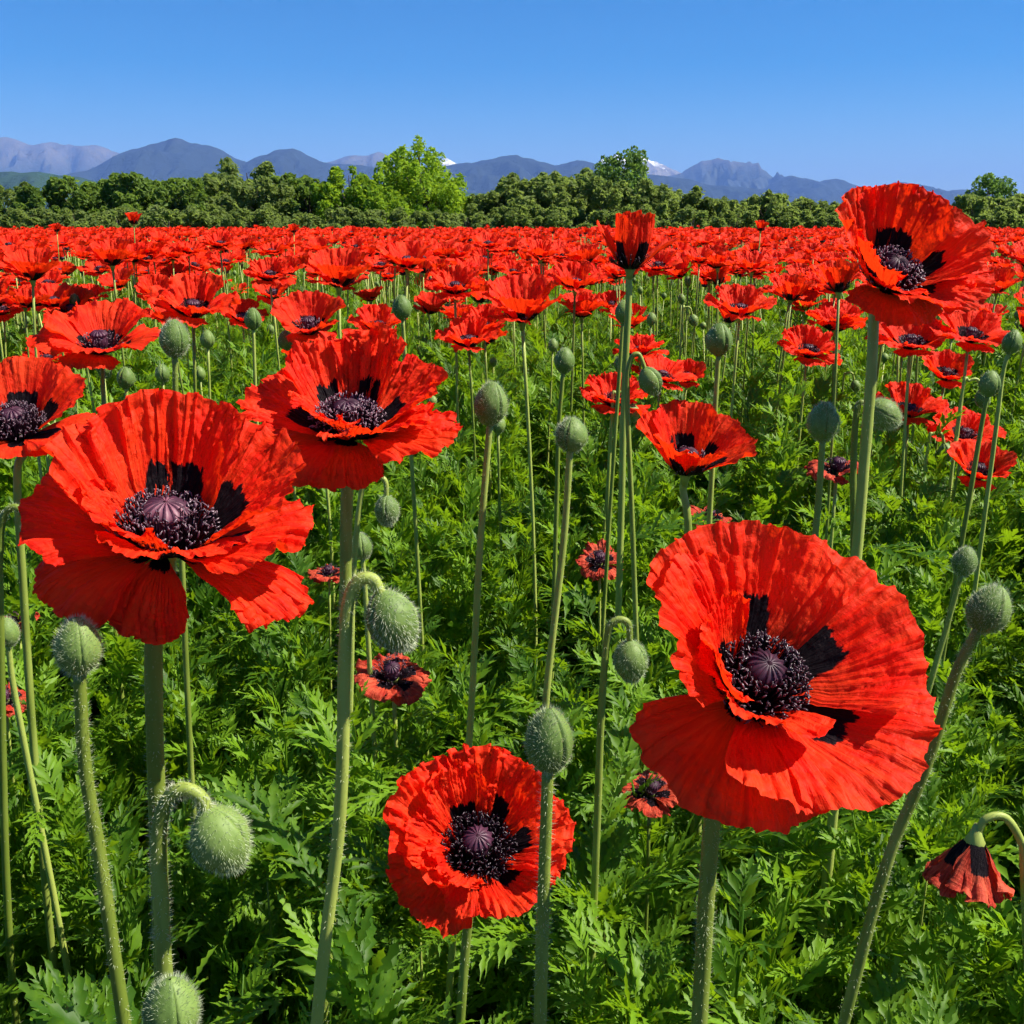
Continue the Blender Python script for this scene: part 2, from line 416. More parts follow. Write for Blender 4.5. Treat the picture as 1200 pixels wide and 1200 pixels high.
# ------------------------------------------------------------------ mountains
def mountain_mat(name, forest, rock, snow_z=None, rock_z=(600, 1000), snow_w=150):
    m, nt = new_mat(name)
    geo = N_(nt, 'ShaderNodeNewGeometry'); sp = N_(nt, 'ShaderNodeSeparateXYZ'); nt.links.new(geo.outputs['Position'], sp.inputs[0])
    nz = N_(nt, 'ShaderNodeTexNoise', Scale=0.0028, Detail=8.0, Roughness=0.65); nt.links.new(geo.outputs['Position'], nz.inputs['Vector'])
    zz = math_(nt, 'ADD', sp.outputs[2], math_(nt, 'MULTIPLY_ADD', nz.outputs['Fac'], 900.0, -450.0))
    c = mixc(nt, sstep(nt, zz, *rock_z), forest, rock)
    c = mixc(nt, sstep(nt, nz.outputs['Fac'], 0.35, 0.7), c, mixc(nt, 0.45, c, (0.02, 0.03, 0.015)))
    if snow_z: c = mixc(nt, sstep(nt, zz, snow_z - snow_w, snow_z + snow_w), c, (0.85, 0.87, 0.9))
    finish(nt, c, 0.9, 0.05, None, None, nz.outputs['Fac'], 120.0, 0.8)
    return m
M_MBLUE = mountain_mat('forested_mountain', (0.016, 0.024, 0.020), (0.08, 0.078, 0.075), None, (900, 1500))
M_MROCK = mountain_mat('rocky_mountain', (0.04, 0.05, 0.04), (0.12, 0.112, 0.11), None, (800, 1250))
M_MSNOW = mountain_mat('snowy_mountain', (0.06, 0.07, 0.06), (0.22, 0.20, 0.19), 1230, (700, 1000), 90)
M_FOOT = mountain_mat('forested_foothill', (0.028, 0.065, 0.018), (0.05, 0.08, 0.03), None, (2000, 3000))

def ridge(name, D, W, prof, mat, seed, label, nx=260, ny=72, rough=1.0):
    px = np.array([p[0] for p in prof], float); py = np.array([p[1] for p in prof], float)
    X = np.array([at_y(a, b, D).x for a, b in prof]); Z = np.array([at_y(a, b, D).z for a, b in prof])
    xs = np.linspace(X[0], X[-1], nx); ts = np.linspace(-1, 1, ny)
    XX, TT = np.meshgrid(xs, ts)
    sc = W * 0.21
    wig = 0.16 * W * pn(XX / (W * 0.9), TT * 0 + 0.5, seed) * np.abs(TT) + 0.10 * W * pn(XX / (W * 0.3), TT * 2, seed + 2) * np.abs(TT)
    base = np.interp(XX + wig * 1.5, X, Z)
    jag = np.interp(xs, X, Z) * 0.075 * rough * (fbm(xs / (W * 0.14), seed * 1.0, seed, 5))
    fall = np.clip(1 - np.abs(TT), 0, 1) ** 1.12
    YY = D + TT * W
    rid = 1 - 2.3 * np.abs(fbm(XX / sc, YY / (sc * 1.9), seed + 5, 4))
    H = base * fall + jag[None] * fall
    H = H + base * 0.52 * rough * (rid - 0.62) * np.clip(np.abs(TT) * 3.2, 0, 1) * fall
    edge = np.clip(np.minimum((XX - xs[0]), (xs[-1] - XX)) / (0.04 * (xs[-1] - xs[0])), 0, 1) ** 0.7
    H = np.clip(H, 0, None) * edge - 12
    o = obj(name, mk(name, np.stack([XX, YY, H], -1).reshape(-1, 3), grid_faces(ny, nx), None, [mat]))
    o['kind'] = 'structure'; o['label'] = label
    return o

ridge('snowy_mountain', 22500, 4800, [(430, 250), (490, 214), (510, 188), (521, 181), (532, 188), (560, 205), (640, 210), (690, 194), (706, 182), (722, 176), (736, 184), (746, 179),
      (758, 181), (780, 191), (800, 203), (840, 208), (900, 240)], M_MSNOW, 3, 'snow capped peaks showing white behind the blue mountains', rough=1.0)
ridge('rocky_mountain', 20500, 5000, [(-330, 215), (-200, 182), (-90, 170), (-20, 162), (8, 158), (25, 164), (40, 168), (58, 165), (80, 166), (105, 172), (140, 177), (180, 185), (260, 196),
      (330, 200), (380, 188), (415, 182), (445, 181), (480, 190), (520, 210)], M_MROCK, 9, 'grey rocky mountain range behind the rounded blue mountain', rough=1.3)
ridge('rocky_mountain', 19000, 4200, [(730, 240), (770, 208), (800, 199), (822, 188), (838, 187), (855, 189), (878, 188), (893, 198), (908, 208), (930, 215), (960, 222), (1000, 245)], M_MROCK, 14,
      'craggy flat topped grey blue peak right of the snowy peaks', rough=1.5)
ridge('forested_mountain', 13500, 3600, [(20, 245), (95, 205), (130, 186), (160, 172), (190, 164), (212, 161), (240, 166), (268, 178), (290, 187), (305, 181), (322, 175), (343, 172), (365, 180),
      (385, 187), (420, 192), (470, 197), (520, 193), (560, 186), (585, 181), (605, 180), (628, 186), (650, 191), (676, 186), (700, 192), (740, 198), (790, 206), (840, 214), (900, 222),
      (960, 236), (1000, 250)], M_MBLUE, 21, 'long rounded blue forested mountain range behind the trees', nx=420, rough=0.8)
ridge('forested_mountain', 16500, 3800, [(870, 245), (905, 215), (925, 207), (945, 206), (960, 210), (978, 208), (1000, 216), (1020, 219), (1050, 211), (1075, 215), (1100, 221), (1135, 220), (1160, 225),
      (1200, 229), (1280, 236), (1400, 250)], M_MBLUE, 33, 'low blue mountain ridge tapering off behind the largest upright flower')
ridge('foothill', 5200, 1300, [(-260, 225), (-100, 200), (0, 196), (60, 199), (110, 207), (200, 214), (300, 219), (420, 222), (560, 222), (640, 226), (760, 232), (900, 240), (1000, 252)], M_FOOT, 41,
      'low green wooded foothill in front of the mountains', nx=300, rough=0.6)

# ------------------------------------------------------------------ trees along the far edge of the field
def crown_leaves(g, centres, radii, n, leaf, rg, up=0.25):
    """each clump is a tapering upward spray of leaves"""
    for c, r in zip(centres, radii):
        k = int(n * (r / np.mean(radii)) ** 2)
        out = np.array([c[0], c[1], 0.0]); out /= np.linalg.norm(out) + 1e-6
        ax = out * rg.uniform(0.1, 0.8) + np.array([0, 0, 1.0]) + rg.normal(0, 0.25, 3); ax /= np.linalg.norm(ax)
        t = rg.uniform(-1.0, 1.2, k); rad_ = r * np.clip(1 - 0.55 * np.abs(t) ** 1.4, 0.08, 1) * rg.uniform(0.25, 1.1, k) ** 0.5
        d = rg.normal(0, 1, (k, 3)); d -= ax * (d @ ax)[:, None]; d /= np.linalg.norm(d, axis=1)[:, None]
        p = c + ax * (t * r * 1.15)[:, None] + d * rad_[:, None] * rg.uniform(0.65, 1.55, (k, 1))
        nrm = d * 0.7 + rg.normal(0, 0.6, (k, 3)) + np.array([0, 0, up + 0.2]); nrm /= np.linalg.norm(nrm, axis=1)[:, None]
        t = np.cross(nrm, rg.normal(0, 1, (k, 3))); t /= np.linalg.norm(t, axis=1)[:, None] + 1e-9
        b = np.cross(nrm, t); s = leaf * rg.uniform(0.5, 1.3, k)[:, None]
        bend = nrm * s * 0.25
        V = np.stack([p - t * s, p - b * s * 0.55 + bend * 0.6, p + t * s * 1.1 - bend, p + b * s * 0.55 + bend * 0.6], 1).reshape(-1, 3)
        V[:, 2] = np.maximum(V[:, 2], 0.02)
        F = np.arange(4 * k).reshape(k, 4)
        g.V.append(V); g.F.append(F + g.n); g.n += 4 * k
class CrownGeo:
    def __init__(s): s.V, s.F, s.n = [], [], 0
def tree_meshes(seed, h, w, clumps, n, leaf, mat, shape='round', trunk_mat=None, low=0.12):
    """returns (trunk mesh, crown mesh) of a tree of height h, crown width w"""
    rg = np.random.default_rng(seed); cs, rs = [], []
    for i in range(clumps):
        for _ in range(30):
            t = rg.uniform(low, 1.0)
            if shape == 'ovate': prof = math.sin(math.pi * min(1, (t * 0.86 + 0.14)) ** 0.85) ** 0.7
            elif shape == 'fan': prof = 0.45 + 0.6 * math.sin(math.pi * min(1, t * 0.8 + 0.12))
            else: prof = math.sqrt(max(0.02, 1 - ((t - 0.45) / 0.58) ** 2))
            a = rg.uniform(0, 2 * math.pi); q = rg.uniform(0.15, 1) ** 0.55
            c = np.array([math.cos(a) * q * prof * w / 2, math.sin(a) * q * prof * w / 2, t * h * 0.93])
            if all(np.linalg.norm(c - k) > 0.09 * (h + w) * 0.55 for k in cs): break
        cs.append(c); rs.append(rg.uniform(0.06, 0.135) * (w + h) * 0.5 * (1.15 - 0.45 * t))
    g = CrownGeo(); crown_leaves(g, cs, rs, n, leaf, rg)
    crown = mk('crown', np.concatenate(g.V), np.concatenate(g.F), None, [mat], None, False)
    tg = Geo(); k = max(0.05, h * 0.022)
    C = catmull([[0, 0, -0.1], [0.03 * w, 0, h * 0.2], [-0.02 * w, 0.02 * w, h * 0.5], [0, 0, h * 0.86]], 6)
    V, F, uv = tube(C, np.linspace(k, k * 0.2, len(C)), 7); tg.add(V, F)
    for c in cs[::2]:
        z0 = max(0.08 * h, c[2] * 0.62 - 0.05 * h); j = int(np.argmin(abs(C[:, 2] - z0)))
        B = catmull([C[j], C[j] * 0.45 + c * 0.55 + np.array([0, 0, -0.03 * h]), c], 4)
        V, F, uv = tube(B, np.linspace(k * 0.45, k * 0.1, len(B)), 5); tg.add(V, F)
    trunk = tg.mesh('trunk', [M_BARK])
    return trunk, crown
M_BARK = plain('tree_bark', (0.05, 0.04, 0.03), (0.12, 0.10, 0.08), 0.9, 0.1, 8)
def tree_mat(name, a, b, t):
    return green_mat(name, a, b, t, 0.42, 0.6, 0.15, 1.1, 0.01, 0.3)
M_TDARK = tree_mat('dark_tree_leaf', (0.060, 0.108, 0.018), (0.115, 0.180, 0.032), (0.28, 0.42, 0.05))
M_TOLIV = tree_mat('olive_tree_leaf', (0.100, 0.140, 0.034), (0.175, 0.225, 0.062), (0.34, 0.45, 0.08))
M_TFEAT = tree_mat('feathery_tree_leaf', (0.06, 0.12, 0.03), (0.11, 0.19, 0.05), (0.24, 0.40, 0.06))
M_TBRIG = tree_mat('bright_tree_leaf', (0.100, 0.190, 0.010), (0.200, 0.320, 0.018), (0.42, 0.60, 0.03))
TM = {
 'dark': [tree_meshes(100 + i, 3.4, 3.4, 46, 210, 0.125, M_TDARK) for i in range(3)],
 'olive': [tree_meshes(120 + i, 3.2, 3.6, 48, 200, 0.115, M_TOLIV) for i in range(3)],
 'bright': [tree_meshes(141, 6.2, 5.6, 110, 190, 0.13, M_TBRIG, 'ovate', low=0.05)],
 'brightsmall': [tree_meshes(151, 4.2, 3.6, 60, 200, 0.125, M_TBRIG, 'round', low=0.06)],
 'feather': [tree_meshes(161 + i, 5.4, 3.8, 52, 130, 0.12, M_TFEAT, 'fan', low=0.3) for i in range(2)],
 'low': [tree_meshes(171 + i, 2.3, 3.2, 40, 180, 0.105, M_TOLIV, low=0.05) for i in range(2)],
}
TREE_BASE = {'dark': 3.4, 'olive': 3.2, 'bright': 6.2, 'brightsmall': 4.2, 'feather': 5.4, 'low': 2.3}
trng = random.Random(5)
def plant_tree(kind, px, top, Y, label, cat='tree', group=None, wide=1.0, name='tree'):
    p = at_y(px, top, Y); h = p.z / 0.985
    tr, cr = TM[kind][trng.randrange(len(TM[kind]))]
    s = h / TREE_BASE[kind]
    t = thing(name, (p.x, Y, 0), label, cat, group)
    t.rotation_euler = (0, 0, trng.uniform(0, 6.28)); t.scale = (s * wide, s * wide, s)
    obj('trunk', tr, t); obj('crown', cr, t)
    return t
plant_tree('bright', 489, 160, 55, 'tall rounded bright yellow green tree rising above the hedge line')
plant_tree('brightsmall', 408, 193, 53, 'smaller bright green tree beside the tall yellow green tree')
plant_tree('brightsmall', 452, 217, 51, 'low bright green bush at the foot of the tall yellow green tree', 'bush', name='bush')
plant_tree('feather', 728, 177, 62, 'loose feathery tree standing above the olive hedge before the snowy peaks')
plant_tree('feather', 1166, 205, 62, 'loose feathery tree behind the red poppy at the end of the mountain ridge')
plant_tree('olive', 288, 190, 58, 'tall olive green tree rising behind the dark hedge under the rounded mountain')
for px, top, kind, Y in [(-120, 212, 'dark', 55), (-78, 216, 'dark', 54), (-40, 214, 'dark', 54), (8, 217, 'olive', 55), (45, 221, 'dark', 53), (85, 208, 'dark', 54), (122, 216, 'dark', 55), (155, 206, 'dark', 54), (190, 214, 'dark', 55),
        (222, 211, 'dark', 53), (255, 206, 'olive', 54), (300, 209, 'olive', 53), (335, 205, 'dark', 55), (362, 212, 'dark', 54), (385, 216, 'dark', 56), (432, 222, 'dark', 57)]:
    if kind == 'dark': plant_tree('dark', px, top, Y, 'dark green rounded bush in the dense hedge left of the bright tree', 'bush', 'dark green bushes along the far field edge', 1.12, 'bush')
    else: plant_tree('olive', px, top, Y, 'paler olive bush between the dark bushes left of the bright tree', 'bush', 'olive bushes among the dark hedge', 1.12, 'bush')
for px, top, Y in [(545, 228, 56), (568, 233, 58), (582, 224, 54), (612, 203, 55), (640, 206, 54), (664, 202, 56), (690, 208, 55), (712, 211, 53), (748, 212, 54), (775, 219, 56), (800, 222, 55)]:
    plant_tree('olive', px, top, Y, 'olive green bush in the tall hedge under the snowy peaks', 'bush', 'olive bushes right of the bright tree', 1.12, 'bush')
for px, top, Y in [(820, 230, 56), (848, 233, 55), (872, 231, 57), (898, 227, 55), (925, 231, 56), (950, 234, 54), (978, 237, 56), (1004, 237, 55), (1032, 238, 57), (1060, 240, 55), (1092, 240, 56), (1120, 238, 55),
                   (1145, 229, 54), (1172, 231, 55), (1200, 226, 56), (1235, 225, 54), (1272, 228, 55), (1310, 226, 56)]:
    plant_tree('low', px, top, Y, 'low olive bush in the hedge below the craggy and tapering mountains', 'bush', 'low bushes along the right hedge', 1.1, 'bush')
for i in range(26):
    px = -70 + i * 52 + trng.uniform(-14, 14)
    plant_tree('low', px, trng.uniform(240, 250), trng.uniform(48.5, 50.5), 'knee high scrubby bush at the foot of the hedge behind the poppies', 'bush', 'scrub at the foot of the hedge', 1.25, 'bush')

# ------------------------------------------------------------------ leaves and leafy shoots
def leaf_geo(g, L, pairs, W, n, rg, a0, bend, M=None, droop=0.25, mi=0, lobew=0.2, teeth=0.35, rach=0.012):
    """pinnately cut, toothed poppy leaf growing along +x from the origin"""
    m = pairs + 4; t = np.linspace(0, 1, m); ang = a0 - bend * t ** 1.2
    x = np.concatenate([[0], np.cumsum(np.cos(ang[:-1]))]) * L / m; z = np.concatenate([[0], np.cumsum(np.sin(ang[:-1]))]) * L / m
    y = L * 0.05 * np.sin(t * 3 + rg.uniform(0, 6)) * t
    C = np.stack([x, y, z], -1); VV, FF = [], []; n0 = 0
    def tang(i): d = C[min(i + 1, m - 1)] - C[max(i - 1, 0)]; return d / np.linalg.norm(d)
    # rachis: a winged midrib
    wr = L * rach * (1.1 - 0.8 * t)
    R = np.stack([C + np.stack([0 * wr, wr, 0.4 * wr], -1), C - np.stack([0 * wr, 0 * wr, 0.5 * wr], -1), C + np.stack([0 * wr, -wr, 0.4 * wr], -1)], 1).reshape(-1, 3)
    VV.append(R); FF += [f for f in grid_faces(m, 3).tolist()]; n0 = len(R)
    s = np.linspace(0, 1, n + 1)
    for i in range(2, m):
        ti = t[i]; prof = math.sin(math.pi * (0.12 + 0.80 * ti)) ** 0.8
        for sd in ((-1, 1) if i < m - 1 else (0,)):
            l = W * prof * rg.uniform(0.8, 1.15) if sd else W * 0.75
            tg = tang(i); up = np.cross(tg, [0, 1, 0]); up = up / (np.linalg.norm(up) + 1e-9); up = up if up[2] > 0 else -up
            f = rad(rg.uniform(38, 58)) * (1 - 0.35 * ti) if sd else 0
            d = tg * math.cos(f) + np.array([0, sd, 0]) * math.sin(f) + up * rg.uniform(-0.15, 0.6); d /= np.linalg.norm(d)
            w = np.cross(up, d); w /= np.linalg.norm(w) + 1e-9; nn = np.cross(d, w)
            cur = rg.uniform(-0.9, 1.5) * droop
            mid = C[i] + d * (s * l)[:, None] - nn * (cur * l * s ** 2)[:, None] + tg * (0.16 * l * s ** 2)[:, None]
            hwid = l * lobew * np.sin(np.pi * np.clip(s * 0.86 + 0.12, 0, 1)) ** 0.8
            tooth = np.where(np.arange(n + 1) % 2 == 0, 1 + teeth, 1 - teeth * 0.9); tooth[-1] = 0.0
            hw1 = hwid * tooth; hw1[-1] = l * 0.004
            fwd = (d * (l / n * 0.45))[None] * (tooth > 1)[:, None]
            a = mid + w * hw1[:, None] + nn * (hw1 * 0.35)[:, None] + fwd; b = mid - w * hw1[:, None] + nn * (hw1 * 0.35)[:, None] + fwd
            V = np.stack([a, mid, b], 1).reshape(-1, 3)
            VV.append(V); FF += (grid_faces(n + 1, 3) + n0).tolist(); n0 += len(V)
    V = np.concatenate(VV)
    if M is not None: V = V @ M[:3, :3].T + M[:3, 3]
    g.add(V, FF, mi)

def rotz(a): return np.array([[math.cos(a), -math.sin(a), 0], [math.sin(a), math.cos(a), 0], [0, 0, 1]])
def mat34(R, t):
    M = np.eye(4); M[:3, :3] = R; M[:3, 3] = t; return M
def shoot_mesh(name, seed, h, nleaf, L, pairs, n, W):
    rg = np.random.default_rng(seed); g = Geo()
    C = catmull([[0, 0, -0.01], [rg.normal(0, 0.015), rg.normal(0, 0.015), h * 0.5], [rg.normal(0, 0.03), rg.normal(0, 0.03), h]], 4)
    V, F, uv = tube(C, np.linspace(0.0030, 0.0010, len(C)), 5); g.add(V, F, 0)
    for i in range(nleaf):
        t = (i + 0.5) / nleaf; k = t * (len(C) - 1.01); j = int(k); p = C[j] + (C[j + 1] - C[j]) * (k - j)
        a = i * 2.4 + rg.uniform(-0.4, 0.4); l = L * (1.15 - 0.6 * t) * rg.uniform(0.75, 1.2)
        leaf_geo(g, l, pairs, W * l, n, rg, rad(rg.uniform(35, 70)) + 0.25 * t, rg.uniform(0.5, 1.5), mat34(rotz(a), p), lobew=0.135)
    return g.mesh(name, [M_LEAF, M_STEM])
SH_NEAR = [shoot_mesh('leafy_shoot', 200 + i, 0.36 + 0.03 * (i % 4), 24, 0.100, 7, 4, 0.33) for i in range(8)]
SH_MID = [shoot_mesh('leafy_shoot_far', 230 + i, 0.50 + 0.05 * (i % 3), 20, 0.125, 5, 2, 0.36) for i in range(5)]
# single leaves of the near plants (shared by many leaf parts)
BIG_LEAF = []
for i in range(8):
    g = Geo(); rg = np.random.default_rng(300 + i)
    leaf_geo(g, 0.24, 12, 0.044 + 0.010 * (i % 3), 8, rg, rad(0), rad(35 + 14 * (i % 4)), None, 0.6, 0, 0.105, 0.45, 0.010)
    BIG_LEAF.append(g.mesh('leaf', [M_LEAF]))

LONG_LEAF = []
for i in range(4):
    g = Geo(); rg = np.random.default_rng(340 + i)
    leaf_geo(g, 0.24, 17, 0.024 + 0.004 * (i % 2), 5, rg, 0.0, rad(30 + 12 * i), None, 0.2, 0, 0.26, 0.30, 0.030)
    LONG_LEAF.append(g.mesh('leaf', [M_LEAF]))
def leaf_part(parent, p, yaw, pitch, scale, k):
    """p in world space"""
    M = Matrix.Translation(Vector(p) - parent.location) @ Matrix.Rotation(yaw, 4, 'Z') @ Matrix.Rotation(-pitch, 4, 'Y') @ Matrix.Scale(scale, 4)
    return obj('leaf', BIG_LEAF[k % len(BIG_LEAF)], parent, M)
lrng = random.Random(11)
def stem_leaves(parent, C, n, zmax=0.6, zmin=0.08, s=(0.4, 0.7)):
    C = np.asarray(C); ok = [i for i in range(len(C)) if zmin < C[i][2] < zmax]
    if not ok: return
    for q in range(n):
        p = C[ok[min(len(ok) - 1, int((q + lrng.random()) / n * len(ok)))]]
        leaf_part(parent, p, lrng.uniform(0, 6.28), rad(lrng.uniform(25, 65)), lrng.uniform(*s), lrng.randrange(8))

# ------------------------------------------------------------------ poppies
def poppy(head, n_axis, petals, label, pts, Y, hi=True, size=1.0, seed=0, stem_r=(0.0042, 0.0035), hairs=0, leaves=3, ruffle=1.0,
          res=(64, 44), light_cap=False, group=None, mat=None, name='poppy', roll=0.0, jag=1.0, hook=None, no_centre=False, zleaf=0.6):
    """head: receptacle position; petals: list of (phi, half width, length, (e0, e1, e2)[, layer])"""
    C = stem_curve(head, pts, Y, 10, hook, n_axis if not hook else None)
    t = thing(name, tuple(C[0] + np.array([0, 0, 0.015])), label, 'poppy', group)
    stem_part(t, C, stem_r[0], stem_r[1], hairs, seed)
    M = axis_matrix(Vector(head) - t.location, n_axis, roll, size)
    for i, p in enumerate(petals):
        obj('petal', petal_mesh('petal', p[0], p[1], p[2], p[3], seed * 13.7 + i * 3.1, res[0], res[1], ruffle, p[4] if len(p) > 4 else 0.0, 0, mat, jag), t, M)
    if not no_centre:
        cp = obj('seed_capsule', CAP_L if light_cap else CAP_D, t, M @ Matrix.Translation((0, 0, 0.004)))
        obj('stigma_disc', STG_L if light_cap else STG_D, cp, Matrix.Translation((0, 0, 0.0225)))
        st = obj('stamens', ST_HI[seed % 2] if hi else ST_MID, t, M @ Matrix.Rotation(seed * 1.3, 4, 'Z')); st['kind'] = 'stuff'
    rc = Geo(); V, F, uv = tube(np.array([[0, 0, -0.012], [0, 0, -0.004], [0, 0, 0.003], [0, 0, 0.009]]), [stem_r[1] / size * 0.98, 0.0052, 0.0085, 0.007], 10); rc.add(V, F)
    obj('receptacle', rc.mesh('receptacle', [M_STEM]), t, M)
    stem_leaves(t, C, leaves, zleaf)
    return t

RES_H = (150, 96)
# the great open flower on the left
d = 0.54; hd = at_depth(194, 648, d)
poppy(hd, (0.16, -0.22, 0.95), [
    (96, 60, 0.086, (30, 66, 62)), (156, 54, 0.079, (28, 58, 50)), (36, 58, 0.085, (24, 50, 40)), (352, 44, 0.076, (16, 30, 14), -0.001),
    (228, 54, 0.056, (32, 58, 40)), (296, 56, 0.058, (28, 42, 14)),
    (184, 42, 0.070, (14, 24, -2), -0.003), (214, 36, 0.060, (4, -14, -46), -0.004), (274, 29, 0.046, (-6, -40, -70), -0.005), (340, 24, 0.078, (6, -2, -30), -0.004)],
    'huge ruffled red poppy with pale mauve seed capsule and four drooping lower petals', [(180, 760), (186, 1000), (193, 1190)], hd.y, seed=1, hairs=2600,
    stem_r=(0.0050, 0.0046), res=RES_H, light_cap=True, leaves=4, zleaf=0.5, ruffle=1.15)
# the flower behind it, beside the tall stems
d = 0.77; hd = at_depth(409, 514, d)
poppy(hd, (0.02, -0.20, 0.96), [
    (116, 54, 0.080, (30, 62, 54)), (64, 42, 0.086, (34, 70, 76)), (18, 48, 0.084, (22, 42, 44)), (168, 46, 0.080, (16, 30, 16), -0.002),
    (226, 54, 0.056, (32, 58, 30)), (318, 58, 0.070, (22, 34, 12)), (268, 50, 0.050, (4, -20, -60), -0.004), (203, 50, 0.072, (4, -4, -28), -0.004), (345, 42, 0.080, (12, 12, -10), -0.003)],
    'large ragged red poppy with tall torn back petals and one hanging front petal', [(406, 600), (403, 850), (393, 1010), (378, 1190)], hd.y, seed=2, hairs=2200,
    stem_r=(0.0052, 0.0046), res=RES_H, leaves=4, ruffle=1.35, jag=1.7, zleaf=0.5)
# the broad flower facing the camera on the right
d = 0.545; hd = at_depth(876, 812, d)
poppy(hd, (0.20, -0.54, 0.80), [
    (106, 62, 0.089, (24, 48, 40)), (40, 60, 0.092, (20, 36, 24)), (335, 54, 0.088, (16, 26, 12), 0.0006), (296, 50, 0.078, (16, 18, 2), -0.0026),
    (172, 56, 0.066, (36, 64, 58)), (234, 72, 0.060, (34, 54, 42)),
    (163, 50, 0.082, (26, 48, 34), -0.003), (248, 48, 0.074, (8, 2, -20), -0.004)],
    'largest fully open red poppy facing out with crown of dark stamens on leaning stem', [(852, 890), (838, 930), (828, 1050), (820, 1190)], hd.y - 0.0, seed=3, hairs=2400,
    stem_r=(0.0050, 0.0044), res=RES_H, leaves=3, ruffle=1.0, zleaf=0.45)
# the low flower beside the dark bud
d = 0.74; hd = at_depth(558, 1004, d)
poppy(hd, (0.06, -0.46, 0.88), [
    (72, 52, 0.076, (26, 54, 46)), (18, 50, 0.072, (22, 40, 26)), (328, 48, 0.060, (18, 26, 10)), (284, 46, 0.050, (18, 20, 0), -0.001), (152, 50, 0.076, (26, 46, 30)),
    (196, 40, 0.060, (28, 50, 46)), (226, 46, 0.048, (32, 54, 42)), (218, 46, 0.060, (8, 4, -14), -0.004), (115, 44, 0.066, (30, 60, 58), -0.002)],
    'low pleated red poppy close beside the dark ribbed bud, surrounded by leaves', [(548, 1085), (540, 1190)], hd.y + 0.02, seed=4, hairs=400,
    stem_r=(0.0040, 0.0036), res=(120, 80), leaves=3, ruffle=1.7, jag=1.5, zleaf=0.36)
# tall flower against the hedge on the right
d = 0.88; hd = at_depth(1036, 336, d)
poppy(hd, (0.12, -0.58, 0.82), [
    (85, 66, 0.084, (30, 64, 56)), (152, 58, 0.084, (28, 56, 48)), (25, 56, 0.088, (24, 46, 36)), (205, 48, 0.064, (32, 60, 54)), (258, 54, 0.048, (28, 46, 26)),
    (316, 52, 0.070, (20, 34, 14), -0.001), (280, 66, 0.048, (10, 4, -24), -0.004), (345, 46, 0.084, (16, 28, 14), -0.002)],
    'tall cupped red poppy reaching above the hedge line against the blue mountains', [(1021, 440), (1013, 540), (1002, 670)], hd.y, seed=5, hairs=500,
    stem_r=(0.0052, 0.0045), res=(120, 80), leaves=2, ruffle=1.15)
# upright tulip-like cup
d = 1.36; hd = at_depth(738, 317, d)
poppy(hd, (0.04, -0.03, 1.0), [
    (85, 56, 0.080, (40, 82, 92)), (215, 48, 0.076, (40, 82, 90)), (310, 48, 0.078, (38, 82, 92)), (172, 30, 0.074, (32, 60, 54), -0.002), (4, 34, 0.074, (28, 42, 30), -0.002)],
    'narrow tulip shaped red poppy half open with black marks showing outside', [(737, 345), (732, 450), (728, 600)], hd.y, hi=False, seed=6, hairs=120,
    stem_r=(0.0050, 0.0042), res=(56, 40), leaves=2, ruffle=0.7)
# funnel shaped flower in the middle
d = 1.10; hd = at_depth(803, 556, d)
poppy(hd, (0.03, -0.22, 0.97), [
    (95, 60, 0.080, (36, 66, 60)), (165, 50, 0.078, (34, 58, 54)), (30, 44, 0.078, (32, 52, 42)), (225, 50, 0.062, (38, 62, 62)), (290, 52, 0.055, (36, 56, 50)), (345, 38, 0.080, (26, 38, 26), -0.001)],
    'funnel shaped pleated red poppy on a straight stem above the broad open one', [(805, 600), (808, 660)], hd.y, hi=False, seed=7, hairs=120, stem_r=(0.0045, 0.004), res=(64, 44), leaves=3)
# flower cut by the left edge
d = 0.98; hd = at_depth(22, 512, d)
poppy(hd, (0.05, -0.34, 0.93), [
    (95, 58, 0.078, (26, 54, 44)), (35, 50, 0.080, (22, 42, 26)), (160, 50, 0.080, (22, 42, 26)), (235, 50, 0.056, (18, 18, -12)), (300, 50, 0.058, (18, 18, -14)), (345, 38, 0.078, (14, 20, -4), -0.002)],
    'red poppy with dark stamens just behind the huge ruffled one, above nodding bud', [(20, 560), (28, 700), (40, 880)], hd.y, hi=True, seed=8, hairs=150, res=(64, 44), leaves=3)

